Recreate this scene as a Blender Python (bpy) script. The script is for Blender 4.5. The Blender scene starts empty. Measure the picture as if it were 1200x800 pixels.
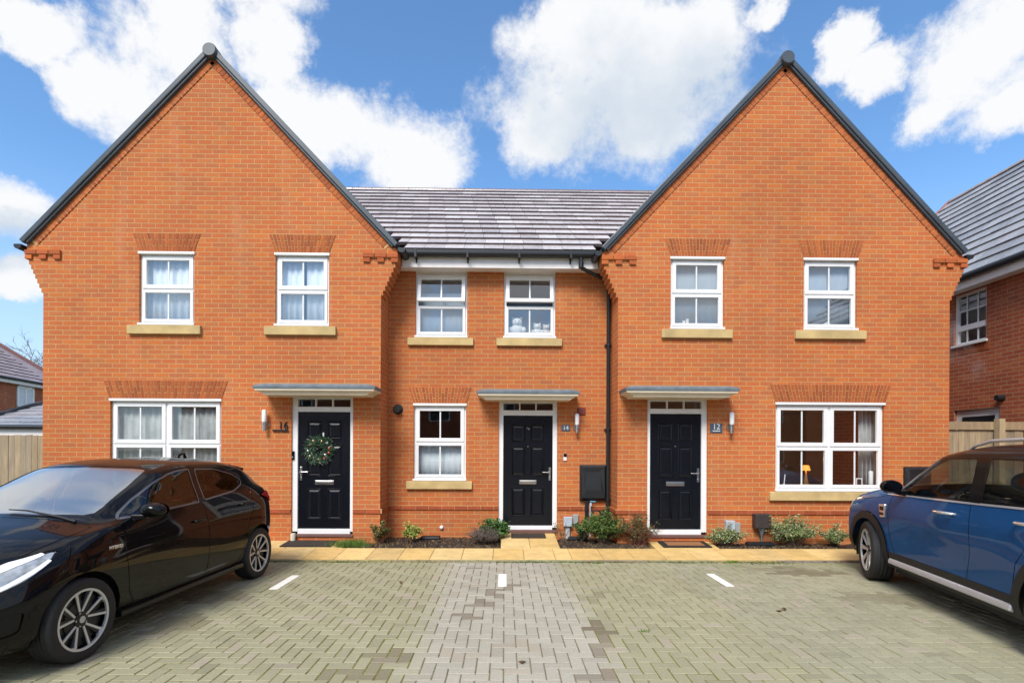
import bpy, bmesh, math, random
import numpy as np
from mathutils import Vector, Matrix
R = math.radians
random.seed(7)
S = bpy.context.scene
COL = S.collection
# ------------------------------------------------------------------ camera model
CAM_H = 1.59; F = 615.0; HZ = 527.0; YAW = 0.014; ROLL = 0.0045
_fw = Vector((math.sin(YAW), math.cos(YAW), 0)); _rt0 = Vector((math.cos(YAW), -math.sin(YAW), 0)); _up0 = Vector((0, 0, 1))
_rt = _rt0 * math.cos(ROLL) + _up0 * math.sin(ROLL); _up = _up0 * math.cos(ROLL) - _rt0 * math.sin(ROLL)
EYE = Vector((0, 0, CAM_H))
def ray(px, py): return _fw + _rt * ((px - 600) / F) - _up * ((py - HZ) / F)
def atY(px, py, Y):
    d = ray(px, py); return EYE + d * (Y / d.y)
def atX(px, py, X):
    d = ray(px, py); return EYE + d * (X / d.x)
def atZ(px, py, z=0.0):
    d = ray(px, py); return EYE + d * ((z - CAM_H) / d.z)
def rect(x0, y0, x1, y1, Y):                 # measured box -> (x0, x1, z0, z1) on a wall plane
    xm, ym = (x0 + x1) / 2, (y0 + y1) / 2
    return (atY(x0, ym, Y).x, atY(x1, ym, Y).x, atY(xm, y1, Y).z, atY(xm, y0, Y).z)
YG, YC = 8.51, 9.07                           # gable fronts, recessed middle front

# ------------------------------------------------------------------ mesh building
def wloc(o):
    p = Vector((0, 0, 0))
    while o is not None:
        p += o.location; o = o.parent
    return p
class MB:
    def __init__(s): s.v = []; s.f = []; s.c = []; s.m = []
    def face(s, pts, c=None, m=0):
        n = len(s.v); s.v += [tuple(p) for p in pts]; s.f.append(tuple(range(n, n + len(pts)))); s.c.append(c); s.m.append(m)
    def grid(s, verts, faces, c=None, m=0):
        n = len(s.v); s.v += [tuple(p) for p in verts]
        for f in faces: s.f.append(tuple(i + n for i in f)); s.c.append(c); s.m.append(m)
    def box(s, x0, x1, y0, y1, z0, z1, c=None, m=0):
        V = [(x0,y0,z0),(x1,y0,z0),(x1,y1,z0),(x0,y1,z0),(x0,y0,z1),(x1,y0,z1),(x1,y1,z1),(x0,y1,z1)]
        s.grid(V, [(0,3,2,1),(4,5,6,7),(0,1,5,4),(1,2,6,5),(2,3,7,6),(3,0,4,7)], c, m)
    def hexa(s, V, c=None, m=0):              # 8 corners, same order as box
        s.grid(V, [(0,3,2,1),(4,5,6,7),(0,1,5,4),(1,2,6,5),(2,3,7,6),(3,0,4,7)], c, m)
    def prism(s, poly, y0, y1, c=None, m=0):  # polygon in xz extruded along y (poly counter-clockwise seen from -y)
        n = len(poly)
        V = [(x, y0, z) for x, z in poly] + [(x, y1, z) for x, z in poly]
        fs = [tuple(range(n)), tuple(range(2*n-1, n-1, -1))]
        for i in range(n):
            j = (i + 1) % n; fs.append((j, i, i + n, j + n))
        s.grid(V, fs, c, m)
    def tube(s, pts, r, n=8, c=None, m=0, caps=True):
        pts = [Vector(p) for p in pts]; V = []; k = len(pts)
        rr = r if isinstance(r, (list, tuple)) else [r] * k
        up = None
        for i, p in enumerate(pts):
            if i == 0: d = pts[1] - p
            elif i == k - 1: d = p - pts[i-1]
            else: d = (pts[i+1] - p).normalized() + (p - pts[i-1]).normalized()
            d.normalize()
            if up is None: up = Vector((0, 0, 1)) if abs(d.z) < 0.9 else Vector((1, 0, 0))
            a = d.cross(up).normalized(); b = a.cross(d).normalized(); up = b
            for q in range(n):
                t = 2 * math.pi * q / n; V.append(p + (a * math.cos(t) + b * math.sin(t)) * rr[i])
        fs = []
        for i in range(k - 1):
            for q in range(n):
                w = (q + 1) % n; fs.append((i*n+q, i*n+w, (i+1)*n+w, (i+1)*n+q))
        if caps: fs += [tuple(range(n-1, -1, -1)), tuple(range((k-1)*n, k*n))]
        s.grid(V, fs, c, m)
    def lathe(s, prof, o, axis='z', n=24, c=None, m=0, caps=True):  # prof: (radius, height) list
        V = []; o = Vector(o)
        for r_, h in prof:
            for q in range(n):
                t = 2*math.pi*q/n; a, b = r_*math.cos(t), r_*math.sin(t)
                V.append(o + Vector({'z':(a,b,h),'y':(a,h,-b) ,'x':(h,a,b)}[axis]))
        fs = []
        for i in range(len(prof)-1):
            for q in range(n):
                w = (q+1) % n; fs.append((i*n+q, i*n+w, (i+1)*n+w, (i+1)*n+q))
        if caps and prof[0][0] > 1e-4: fs.append(tuple(range(n-1,-1,-1)))
        if caps and prof[-1][0] > 1e-4: fs.append(tuple(range((len(prof)-1)*n, len(prof)*n)))
        s.grid(V, fs, c, m)
    def build(s, name, mats, parent=None, loc=None, smooth=False, bevel=0, local=False, angle=None):
        me = bpy.data.meshes.new(name)
        org = Vector((0,0,0))
        if not local:
            if parent is not None: org += wloc(parent)
            if loc is not None: org += Vector(loc)
        me.from_pydata([Vector(p) - org for p in s.v], [], s.f)
        if not isinstance(mats, (list, tuple)): mats = [mats]
        for mt in mats: me.materials.append(mt)
        me.polygons.foreach_set('material_index', s.m)
        uv = me.uv_layers.new(name='UVMap')
        dat = np.zeros(len(me.loops) * 2, dtype=np.float32)
        for p in me.polygons:
            nx, ny, nz = abs(p.normal.x), abs(p.normal.y), abs(p.normal.z)
            for li in p.loop_indices:
                co = s.v[me.loops[li].vertex_index]
                if ny >= nx and ny >= nz: a, b = co[0], co[2]
                elif nx >= nz: a, b = co[1], co[2]
                else: a, b = co[0], co[1]
                dat[2*li] = a; dat[2*li+1] = b
        uv.data.foreach_set('uv', dat)
        if any(c is not None for c in s.c):
            at = me.color_attributes.new('tint', 'FLOAT_COLOR', 'CORNER')
            cd = np.ones((len(me.loops), 4), dtype=np.float32)
            for p in me.polygons:
                c = s.c[p.index]
                if c is not None:
                    for li in p.loop_indices: cd[li, :3] = c
            at.data.foreach_set('color', cd.ravel())
        if smooth: me.polygons.foreach_set('use_smooth', [True] * len(me.polygons))
        me.update()
        ob = bpy.data.objects.new(name, me); COL.objects.link(ob)
        if parent is not None: ob.parent = parent
        if loc is not None: ob.location = Vector(loc) if not local else Vector(loc)
        if bevel:
            b = ob.modifiers.new('bevel', 'BEVEL'); b.width = bevel; b.segments = 2; b.limit_method = 'ANGLE'; b.angle_limit = R(35)
        if smooth and angle:
            bm = bmesh.new(); bm.from_mesh(me)
            bmesh.ops.remove_doubles(bm, verts=bm.verts, dist=1e-5)
            for e in bm.edges:
                if len(e.link_faces) == 2 and e.calc_face_angle(0) > R(angle): e.smooth = False
            bm.to_mesh(me); bm.free()
        return ob
def empty(name, loc=(0,0,0), rz=0.0):
    o = bpy.data.objects.new(name, None); COL.objects.link(o); o.location = loc; o.rotation_euler = (0,0,rz); o.empty_display_size = 0.2
    return o
def tag(o, label=None, cat=None, group=None, kind=None):
    if label: o['label'] = label
    if cat: o['category'] = cat
    if group: o['group'] = group
    if kind: o['kind'] = kind
    return o
def thing(name, label, cat, loc=(0,0,0), rz=0.0, group=None): return tag(empty(name, loc, rz), label, cat, group)
def text_mesh(txt, size, depth=0.002):
    cu = bpy.data.curves.new('txt', 'FONT'); cu.body = txt; cu.size = size; cu.extrude = depth; cu.align_x = 'CENTER'; cu.align_y = 'CENTER'
    ob = bpy.data.objects.new('txt', cu); COL.objects.link(ob)
    dg = bpy.context.evaluated_depsgraph_get(); me = bpy.data.meshes.new_from_object(ob.evaluated_get(dg))
    COL.objects.unlink(ob); bpy.data.objects.remove(ob); return me
def place_text(name, txt, size, mat, loc, parent=None, rot=(R(90),0,0), depth=0.002):
    me = text_mesh(txt, size, depth); me.materials.clear(); me.materials.append(mat); me.name = name
    o = bpy.data.objects.new(name, me); COL.objects.link(o); o.rotation_euler = rot
    if parent is not None: o.parent = parent; o.location = Vector(loc) - wloc(parent)
    else: o.location = loc
    return o

# ------------------------------------------------------------------ materials
class NT:
    def __init__(s, name):
        s.mat = bpy.data.materials.new(name); s.mat.use_nodes = True; s.t = s.mat.node_tree; s.n = s.t.nodes; s.l = s.t.links
        s.bsdf = s.n['Principled BSDF']; s.out = s.n['Material Output']
    def add(s, typ, **kw):
        nd = s.n.new(typ)
        for k, v in kw.items(): setattr(nd, k, v)
        return nd
    def link(s, a, b): s.l.new(a, b)
    def val(s, node, **kw):
        for k, v in kw.items(): node.inputs[k.replace('_', ' ')].default_value = v
        return node
    def ramp(s, fac, stops, interp='LINEAR'):
        r_ = s.n.new('ShaderNodeValToRGB'); cr = r_.color_ramp; cr.interpolation = interp
        while len(cr.elements) < len(stops): cr.elements.new(0.5)
        for e, (p, c) in zip(cr.elements, stops): e.position = p; e.color = (*c, 1) if len(c) == 3 else c
        s.link(fac, r_.inputs[0]); return r_.outputs[0]
    def mix(s, fac, a, b, mode='MIX'):
        m_ = s.n.new('ShaderNodeMix'); m_.data_type = 'RGBA'; m_.blend_type = mode
        for inp, x in ((m_.inputs[0], fac), (m_.inputs[6], a), (m_.inputs[7], b)):
            if hasattr(x, 'is_output'): s.link(x, inp)
            elif isinstance(x, (int, float)): inp.default_value = x
            else: inp.default_value = (*x, 1)
        return m_.outputs[2]
    def math(s, op, a, b=0.0, clamp=False):
        m_ = s.n.new('ShaderNodeMath'); m_.operation = op; m_.use_clamp = clamp
        for inp, x in ((m_.inputs[0], a), (m_.inputs[1], b)):
            if hasattr(x, 'is_output'): s.link(x, inp)
            else: inp.default_value = x
        return m_.outputs[0]
    def noise(s, vec, scale, detail=4, rough=0.55):
        nz = s.n.new('ShaderNodeTexNoise'); nz.inputs['Scale'].default_value = scale; nz.inputs['Detail'].default_value = detail; nz.inputs['Roughness'].default_value = rough
        if vec is not None: s.link(vec, nz.inputs['Vector'])
        return nz.outputs['Fac']
    def obj(s): return s.n.new('ShaderNodeTexCoord').outputs['Object']
    def uv(s): return s.n.new('ShaderNodeTexCoord').outputs['UV']
    def pos(s): return s.n.new('ShaderNodeNewGeometry').outputs['Position']
    def bump(s, h, strength=0.3, dist=0.01):
        b = s.n.new('ShaderNodeBump'); b.inputs['Strength'].default_value = strength; b.inputs['Distance'].default_value = dist
        s.link(h, b.inputs['Height']); s.link(b.outputs[0], s.bsdf.inputs['Normal'])
    def set(s, **kw):
        for k, v in kw.items():
            k = k.replace('_', ' ')
            if hasattr(v, 'is_output'): s.link(v, s.bsdf.inputs[k])
            else: s.bsdf.inputs[k].default_value = (*v, 1) if isinstance(v, tuple) and len(v) == 3 else v
        return s
def simple(name, col, rough=0.5, metal=0.0, var=0.12, scale=6.0, coat=0.0, bump=0.0, spec=None):
    t = NT(name)
    nz = t.noise(t.obj(), scale, 5)
    lo = tuple(c * (1 - var) for c in col); hi = tuple(min(1, c * (1 + var)) for c in col)
    t.set(Base_Color=t.ramp(nz, [(0.3, lo), (0.7, hi)]), Roughness=rough, Metallic=metal, Coat_Weight=coat)
    if spec is not None: t.set(Specular_IOR_Level=spec)
    if bump: t.bump(t.noise(t.obj(), scale * 12, 3), bump, 0.004)
    return t.mat
V0 = 0.5525 - 0.075 * 20                      # a brick bed joint (string course row sits on it)
def brick_mat(name, cols, mortar, dark=1.0, offs=(0.0, 0.0)):
    t = NT(name)
    mp = t.add('ShaderNodeMapping'); mp.inputs['Location'].default_value = (offs[0], -V0 + offs[1], 0)
    t.link(t.uv(), mp.inputs[0])
    br = t.add('ShaderNodeTexBrick'); br.offset = 0.5; br.squash = 1.0
    t.val(br, Scale=1.0, Mortar_Size=0.0062, Mortar_Smooth=0.25, Bias=0.0, Brick_Width=0.225, Row_Height=0.075)
    br.inputs['Color1'].default_value = (0,0,0,1); br.inputs['Color2'].default_value = (1,1,1,1); br.inputs['Mortar'].default_value = (0.5,0.5,0.5,1)
    t.link(mp.outputs[0], br.inputs[0])
    # wobble inside each brick and slow weathering over the wall
    n1 = t.noise(mp.outputs[0], 9.0, 6, 0.6); n2 = t.noise(mp.outputs[0], 0.55, 4, 0.6); n3 = t.noise(mp.outputs[0], 70.0, 3, 0.7)
    k = t.math('ADD', br.outputs['Color'], t.math('MULTIPLY', t.math('SUBTRACT', n1, 0.5), 0.55), True)
    c = t.ramp(k, [(i / (len(cols)-1), tuple(x*dark for x in cc)) for i, cc in enumerate(cols)])
    c = t.mix(0.35, c, t.ramp(n3, [(0.25, (0.72,0.72,0.72)), (0.7, (1.12,1.12,1.12))]), 'MULTIPLY')
    mcol = t.mix(n1, tuple(x*0.8*dark for x in mortar), tuple(min(1, x*1.15*dark) for x in mortar))
    c = t.mix(br.outputs['Fac'], c, mcol)
    c = t.mix(1.0, c, t.ramp(n2, [(0.3, (0.86,0.86,0.85)), (0.65, (1.08,1.07,1.05))]), 'MULTIPLY')
    mp2 = t.add('ShaderNodeMapping'); mp2.inputs['Scale'].default_value = (1.6, .22, 1); t.link(t.uv(), mp2.inputs[0])
    n4 = t.noise(mp2.outputs[0], 1.5, 5, .65); c = t.mix(t.ramp(n4, [(0.55,(0,0,0)),(0.78,(.22,.22,.22))]), c, (.60*dark,.36*dark,.22*dark))
    n5 = t.noise(mp2.outputs[0], 2.3, 5, .6); c = t.mix(t.ramp(n5, [(0.60,(0,0,0)),(0.85,(.22,.22,.22))]), c, (.22*dark,.085*dark,.045*dark))
    t.set(Base_Color=c, Roughness=0.85, Specular_IOR_Level=0.25)
    h = t.math('SUBTRACT', t.math('MULTIPLY', n3, 0.35), br.outputs['Fac'])
    t.bump(h, 0.6, 0.006)
    return t.mat
def tint_mat(name, base=(1,1,1), rough=0.8, nscale=40, namp=0.25, bump=0.2, spec=0.3, big=0.0):
    t = NT(name)
    a = t.add('ShaderNodeAttribute', attribute_name='tint')
    nz = t.noise(t.pos(), nscale, 5, 0.65)
    c = t.mix(1.0, a.outputs['Color'], t.ramp(nz, [(0.25, (1-namp,)*3), (0.75, (1+namp,)*3)]), 'MULTIPLY')
    if big:
        c = t.mix(1.0, c, t.ramp(t.noise(t.pos(), 1.3, 5, 0.6), [(0.3, (1-big,)*3), (0.7, (1+big,)*3)]), 'MULTIPLY')
    if base != (1,1,1): c = t.mix(1.0, c, base, 'MULTIPLY')
    t.set(Base_Color=c, Roughness=rough, Specular_IOR_Level=spec)
    if bump: t.bump(nz, bump, 0.004)
    return t.mat
def glass_mat(name, refl=0.22, tint=(0.9,0.95,0.97), rough=0.01, ripple=0.0, ior=1.5, gcol=(.95,.97,1)):
    t = NT(name)
    tr = t.add('ShaderNodeBsdfTransparent'); tr.inputs[0].default_value = (*tint, 1)
    gl = t.add('ShaderNodeBsdfGlossy'); gl.inputs['Roughness'].default_value = rough; gl.inputs['Color'].default_value = (*gcol,1)
    f0 = ((ior-1)/(ior+1))**2; k = min(1.0, (ior-1)*2)
    lw = t.add('ShaderNodeLayerWeight'); lw.inputs['Blend'].default_value = .5      # the same from both faces of the pane
    f = t.math('ADD', t.math('MULTIPLY', t.math('POWER', lw.outputs['Facing'], 5.0), k), f0+refl, True)
    mx = t.add('ShaderNodeMixShader'); t.link(f, mx.inputs[0]); t.link(tr.outputs[0], mx.inputs[1]); t.link(gl.outputs[0], mx.inputs[2])
    if ripple:
        b = t.add('ShaderNodeBump'); b.inputs['Strength'].default_value = ripple; b.inputs['Distance'].default_value = 0.02
        t.link(t.noise(t.obj(), 1.7, 2), b.inputs['Height']); t.link(b.outputs[0], gl.inputs['Normal'])
    t.link(mx.outputs[0], t.out.inputs[0]); t.n.remove(t.bsdf)
    return t.mat

BR = [(0.44,0.138,0.054),(0.48,0.140,0.050),(0.52,0.142,0.045),(0.49,0.132,0.046),(0.55,0.165,0.045),(0.46,0.158,0.060)]
MORT = (0.54,0.315,0.135)
M = {}
M['brick'] = brick_mat('orange brick', BR, MORT)
M['brick_mid'] = brick_mat('orange brick middle house', BR, MORT, 0.96, (0.07, 0))
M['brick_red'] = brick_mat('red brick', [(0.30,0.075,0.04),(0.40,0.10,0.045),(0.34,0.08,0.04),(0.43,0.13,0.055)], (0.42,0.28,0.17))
M['special'] = tint_mat('rubbed brick', nscale=30, namp=0.22, rough=0.85)
M['mortar'] = simple('mortar', MORT, 0.95, var=0.15, scale=30)
M['upvc'] = simple('white plastic', (0.80,0.80,0.80), 0.32, var=0.03)
M['upvc_in'] = simple('white glazing bar', (0.72,0.73,0.74), 0.4, var=0.03)
M['cream'] = simple('cream cornice', (0.68,0.60,0.46), 0.55, var=0.06)
M['stone'] = simple('sandstone sill', (0.52,0.38,0.17), 0.85, var=0.22, scale=3.5, bump=0.25)
M['lead'] = simple('lead sheet', (0.14,0.17,0.195), 0.55, var=0.25, scale=7)
M['dark_plastic'] = simple('black plastic', (0.012,0.014,0.017), 0.42, var=0.2)
M['verge'] = simple('dark grey verge', (0.055,0.07,0.085), 0.4, var=0.18, scale=3)
M['door'] = simple('black door paint', (0.005,0.006,0.010), 0.26, var=0.1, spec=0.35)
M['steel'] = simple('brushed steel', (0.62,0.61,0.60), 0.28, 1.0, var=0.08)
M['fascia'] = simple('white fascia', (0.78,0.74,0.72), 0.45, var=0.05)
M['thresh'] = simple('dark sill strip', (.16,.08,.07), .6)
M['pane'] = glass_mat('window glass', 0.09, (0.93,0.96,0.96), ripple=0.05)
M['pane_up'] = glass_mat('upper window glass', 0.13, (0.96,0.98,0.98), ripple=0.05)
M['net'] = simple('net curtain', (0.66,0.71,0.76), 0.9, var=0.06, scale=3)
M['net_dim'] = simple('grey net curtain', (0.36,0.37,0.37), 0.9, var=0.25, scale=5)
M['blind'] = simple('pale blind', (0.30,0.36,0.43), 0.9, var=0.04)
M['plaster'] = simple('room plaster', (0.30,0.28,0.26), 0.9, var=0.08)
M['grey_box'] = simple('grey meter plastic', (0.42,0.47,0.52), 0.5, var=0.08)
M['soil'] = simple('dark soil', (0.035,0.022,0.014), 0.95, var=0.6, scale=25, bump=0.8)
M['coir'] = simple('coir mat', (0.035,0.025,0.02), 0.95, var=0.5, scale=60, bump=0.6)
M['white_lamp'] = simple('opal lamp tube', (0.85,0.86,0.87), 0.4, var=0.02)
# ------------------------------------------------------------------ building pieces
def row(z): return 0.5525 + 0.075 * round((z - 0.5525) / 0.075)
def wall_cells(mb, x0, x1, z0, z1, holes, Y, depth=0.10):
    xs = sorted({x0, x1, *[h[0] for h in holes], *[h[1] for h in holes]}); zs = sorted({z0, z1, *[h[2] for h in holes], *[h[3] for h in holes]})
    for a, b in zip(xs, xs[1:]):
        for c, d in zip(zs, zs[1:]):
            mx, mz = (a+b)/2, (c+d)/2
            if any(h[0] < mx < h[1] and h[2] < mz < h[3] for h in holes): continue
            mb.face([(a,Y,c),(b,Y,c),(b,Y,d),(a,Y,d)])
    for a, b, c, d in holes:                   # brick reveals
        y = Y + depth
        mb.face([(a,Y,c),(a,Y,d),(a,y,d),(a,y,c)]); mb.face([(b,Y,d),(b,Y,c),(b,y,c),(b,y,d)])
        mb.face([(a,Y,d),(b,Y,d),(b,y,d),(a,y,d)]); mb.face([(a,y,c),(b,y,c),(b,Y,c),(a,Y,c)])
def frame_rect(mb, x0, x1, z0, z1, l, r, b, t, y0, y1):
    mb.box(x0, x0+l, y0, y1, z0, z1); mb.box(x1-r, x1, y0, y1, z0, z1)
    mb.box(x0+l, x1-r, y0, y1, z0, z0+b); mb.box(x0+l, x1-r, y0, y1, z1-t, z1)
def window(house, rc, Y, cols=1, glass='pane', sill=None, open_top=False, board=None):
    x0, x1, z0, z1 = rc; yf = Y + 0.045
    w = MB(); frame_rect(w, x0, x1, z0, z1, .045, .045, .05, .045, yf, yf+.07)
    h = z1 - z0; zt = z0 + h * .50                             # transom
    cw = (x1 - x0) / cols
    for i in range(1, cols): w.box(x0+cw*i-.03, x0+cw*i+.03, yf, yf+.07, z0+.05, z1-.045)
    for i in range(cols):
        a = x0 + cw*i + (.045 if i == 0 else .03); b = x0 + cw*(i+1) - (.045 if i == cols-1 else .03)
        w.box(a, b, yf, yf+.07, zt-.03, zt-.0 if open_top else zt+.03)
    w.box(x0-.012, x1+.012, Y-.03, yf-.001, z0-.022, z0+.012)      # projecting plastic cill nose
    if board is None: w.box(x0-.012, x1+.012, Y-.02, yf-.001, z1-.012, z1+.028)   # head trim
    fr = w.build('window', M['upvc'], house, bevel=.004)
    for i in range(cols):
        a = x0 + cw*i + (.035 if i == 0 else .02); b = x0 + cw*(i+1) - (.035 if i == cols-1 else .02)
        for top in (True, False):
            c, d = ((zt+.045 if open_top else zt+.012), z1-.035) if top else (z0+.04, zt-.012)
            sw = .062 if top else .045
            m_ = MB(); frame_rect(m_, a, b, c, d, sw, sw, sw, sw, yf-.018, yf+.03)
            g = MB(); g.face([(a+sw,yf+.008,c+sw),(b-sw,yf+.008,c+sw),(b-sw,yf+.008,d-sw),(a+sw,yf+.008,d-sw)])
            bar = MB(); mxx = (a+b)/2; bar.box(mxx-.012, mxx+.012, yf+.001, yf+.0065, c+sw, d-sw)
            for q_, nm, mt, bv in ((m_, 'sash', 'upvc', .004), (g, 'pane', glass, 0), (bar, 'glazing_bar', 'upvc_in', 0)):
                if top and open_top:                               # top hung light pushed out at the bottom
                    ang = R(10); yo, zo = yf, d
                    q_.v = [(x, yo + (y-yo)*math.cos(ang) + (z-zo)*math.sin(ang), zo - (y-yo)*math.sin(ang) + (z-zo)*math.cos(ang)) for x, y, z in q_.v]
                q_.build(nm, M[mt], fr, bevel=bv)
            if top and open_top:
                for sx in (a+.05, b-.05): st = MB(); st.box(sx-.012, sx+.012, yf-.06, yf, c+.006, c+.018); st.build('stay', M['steel'], fr)
    if sill:
        s_ = MB(); s_.hexa([(sill[0],Y-.055,sill[2]),(sill[1],Y-.055,sill[2]),(sill[1],Y+.04,sill[2]),(sill[0],Y+.04,sill[2]),
                            (sill[0],Y-.055,sill[3]-.008),(sill[1],Y-.055,sill[3]-.008),(sill[1],Y+.04,sill[3]),(sill[0],Y+.04,sill[3])])
        s_.build('sill', M['stone'], fr, bevel=.006)
    return fr
SP = [(0.34,0.088,0.030),(0.39,0.102,0.031),(0.43,0.115,0.031),(0.36,0.092,0.031)]
def spc(k=1.0):
    c = random.choice(SP); f = random.uniform(.85,1.12)*k; return tuple(x*f for x in c)
def arch(house, xb0, xb1, xt0, xt1, z0, z1, Y):          # splayed flat arch of rubbed bricks
    mb = MB(); mb.grid([(xb0,Y-.006,z0),(xb1,Y-.006,z0),(xt1,Y-.006,z1),(xt0,Y-.006,z1),(xb0,Y+.05,z0),(xb1,Y+.05,z0),(xt1,Y+.05,z1),(xt0,Y+.05,z1)],
        [(0,1,2,3),(0,4,5,1),(1,5,6,2),(2,6,7,3),(3,7,4,0)], MORT, 0)
    n = max(6, round((xt1-xt0)/.0575)); j = .0052
    for i in range(n):
        def pt(u, v):                                           # u along, v up
            return (xb0 + (xb1-xb0)*u)*(1-v) + (xt0 + (xt1-xt0)*u)*v
        split = (.34 if i % 2 else .66); u0 = i/n + j/(xt1-xt0); u1 = (i+1)/n - j/(xt1-xt0); jz = .0075/(z1-z0)
        for v0, v1 in ((.01, split-jz), (split+jz, .99)):
            c = spc(); ya = Y - .012
            F4 = [(pt(u0,v0),z0+(z1-z0)*v0),(pt(u1,v0),z0+(z1-z0)*v0),(pt(u1,v1),z0+(z1-z0)*v1),(pt(u0,v1),z0+(z1-z0)*v1)]
            mb.grid([(x,ya,z) for x,z in F4]+[(x,Y,z) for x,z in F4], [(0,1,2,3),(0,4,5,1),(1,5,6,2),(2,6,7,3),(3,7,4,0)], c, 0)
    return mb.build('flat_arch', M['special'], house)
def string_course(house, segs, Y, z, name='string_course'):   # slightly proud course of darker special bricks
    for x0, x1 in segs:
        mb = MB(); x = x0
        mb.box(x0, x1, Y-.008, Y+.02, z-.0375, z+.0375, MORT)
        while x < x1 - .03:
            e = min(x + .215, x1); f_ = random.uniform(.85, 1.1); c = tuple(q*f_ for q in (.35,.080,.031))
            mb.box(x, e, Y-.020, Y+.01, z-.034, z+.033, c)
            x = e + .010
        o = mb.build(name, M['special'], house, bevel=.004)
    return o
def panel(mb, x0, x1, z0, z1, y):                              # moulded door panel: sunk bevel and raised field
    def ring(i, yy): return [(x0+i,yy,z0+i),(x1-i,yy,z0+i),(x1-i,yy,z1-i),(x0+i,yy,z1-i)]
    rs = [ring(0,y), ring(.012,y-.012), ring(.030,y+.006), ring(.055,y-.003)]
    for a, b in zip(rs, rs[1:]):
        for i in range(4):
            k = (i+1) % 4; mb.face([a[i],a[k],b[k],b[i]])
    mb.face(rs[-1])
def front_door(house, outer, leaf, fan, Y, hinge_left=True, threshold_drop=0.03):
    x0, x1, z0, z1 = outer; lx0, lx1, lz0, lz1 = leaf; fx0, fx1, fz0, fz1 = fan; yf = Y + .03
    mb = MB(); W, H = lx1-lx0, lz1-lz0; y = yf + .03
    cols_ = [(lx0+W*.165, lx0+W*.445), (lx0+W*.555, lx0+W*.835)]; rows_ = [(.765,.92),(.45,.72),(.08,.345)]
    holes = [(a,b,lz0+H*c,lz0+H*d) for a,b in cols_ for c,d in rows_]
    wall_cells(mb, lx0, lx1, lz0, lz1, holes, y, 0.0)
    for h in holes: panel(mb, h[0], h[1], h[2], h[3], y)
    mb.face([(lx0,y+.045,lz0),(lx0,y+.045,lz1),(lx1,y+.045,lz1),(lx1,y+.045,lz0)])
    door = mb.build('door', M['door'], house)
    f = MB()
    f.box(x0, lx0-.002, yf, yf+.09, z0+.05, z1); f.box(lx1+.002, x1, yf, yf+.09, z0+.05, z1)
    f.box(lx0-.002, lx1+.002, yf, yf+.09, lz1+.003, fz0); f.box(lx0-.002, lx1+.002, yf, yf+.09, fz1, z1)
    for k in (1, 2):
        xx = fx0 + (fx1-fx0)*k/3; f.box(xx-.012, xx+.012, yf+.01, yf+.06, fz0, fz1)
    if fx0 > lx0+.02: f.box(lx0-.002, fx0, yf, yf+.09, fz0, fz1); f.box(fx1, lx1+.002, yf, yf+.09, fz0, fz1)
    f.box(lx0-.002, lx1+.002, yf+.004, yf+.1, z0+.012, lz0-.003)
    f.build('door_frame', M['upvc'], door, bevel=.005)
    s_ = MB(); s_.box(x0-.01, x1+.01, Y-.02, yf+.1, z0-.03, z0+.010); s_.build('threshold', M['thresh'], door, bevel=.004)
    g = MB(); g.face([(fx0,yf+.035,fz0),(fx1,yf+.035,fz0),(fx1,yf+.035,fz1),(fx0,yf+.035,fz1)]); g.build('fanlight', M['pane'], door)
    hx = lx0 + .045 if hinge_left is False else lx1 - .045; sg = 1 if hinge_left is False else -1
    hz = lz0 + H*.475; h = MB()
    h.box(hx-.018, hx+.018, y-.012, y, hz-.12, hz+.10)
    h.tube([(hx,y-.01,hz+.02),(hx,y-.055,hz+.02),(hx+sg*.03,y-.06,hz+.02),(hx+sg*.13,y-.06,hz+.022)], .010, 10)
    h.lathe([(.011,-.02),(.011,0)], (hx,y,hz-.07), 'y', 12)
    h.build('handle', M['steel'], door, bevel=.003)
    l = MB(); cx = (lx0+lx1)/2; lz = lz0 + H*.395
    l.box(cx-.15, cx+.15, y-.010, y, lz-.034, lz+.034); l.box(cx-.125, cx+.125, y-.016, y-.010, lz-.020, lz+.022)
    l.build('letterbox', M['steel'], door, bevel=.003)
    p = MB(); p.lathe([(.011,-.008),(.011,0)], (cx,y,lz0+H*.72), 'y', 12); p.build('peephole', M['steel'], door)
    return door
def canopy(house, x0, x1, z0, z1, Y, d=.46):
    h = z1 - z0; mb = MB()
    def slab(i0, a, i1, b, m):                                  # sideways inset at bottom and at top; the front steps back less
        f0, f1 = i0*.45, i1*.45
        mb.hexa([(x0+i0,Y-d+f0,a),(x1-i0,Y-d+f0,a),(x1-i0,Y-.002,a),(x0+i0,Y-.002,a),(x0+i1,Y-d+f1,b),(x1-i1,Y-d+f1,b),(x1-i1,Y-.002,b),(x0+i1,Y-.002,b)], None, m)
    lead = MB(); keep = mb; mb = lead
    slab(.012, z1-.052, .0, z1-.006, 0); slab(.0, z1-.0055, .12, z1+.03, 0)
    mb = keep; zz = z1 - .0525; k = zz - z0
    slab(.035, zz-k*.30, .025, zz, 0); slab(.055, zz-k*.34, .055, zz-k*.3005, 0); slab(.12, zz-k*.70, .06, zz-k*.3405, 0); slab(.125, zz-k*.76, .125, zz-k*.7005, 0); slab(.15, z0, .13, zz-k*.7605, 0)
    c = mb.build('canopy', M['cream'], house, bevel=.004); lead.build('lead_top', M['lead'], c, bevel=.006)
    return c
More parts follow.
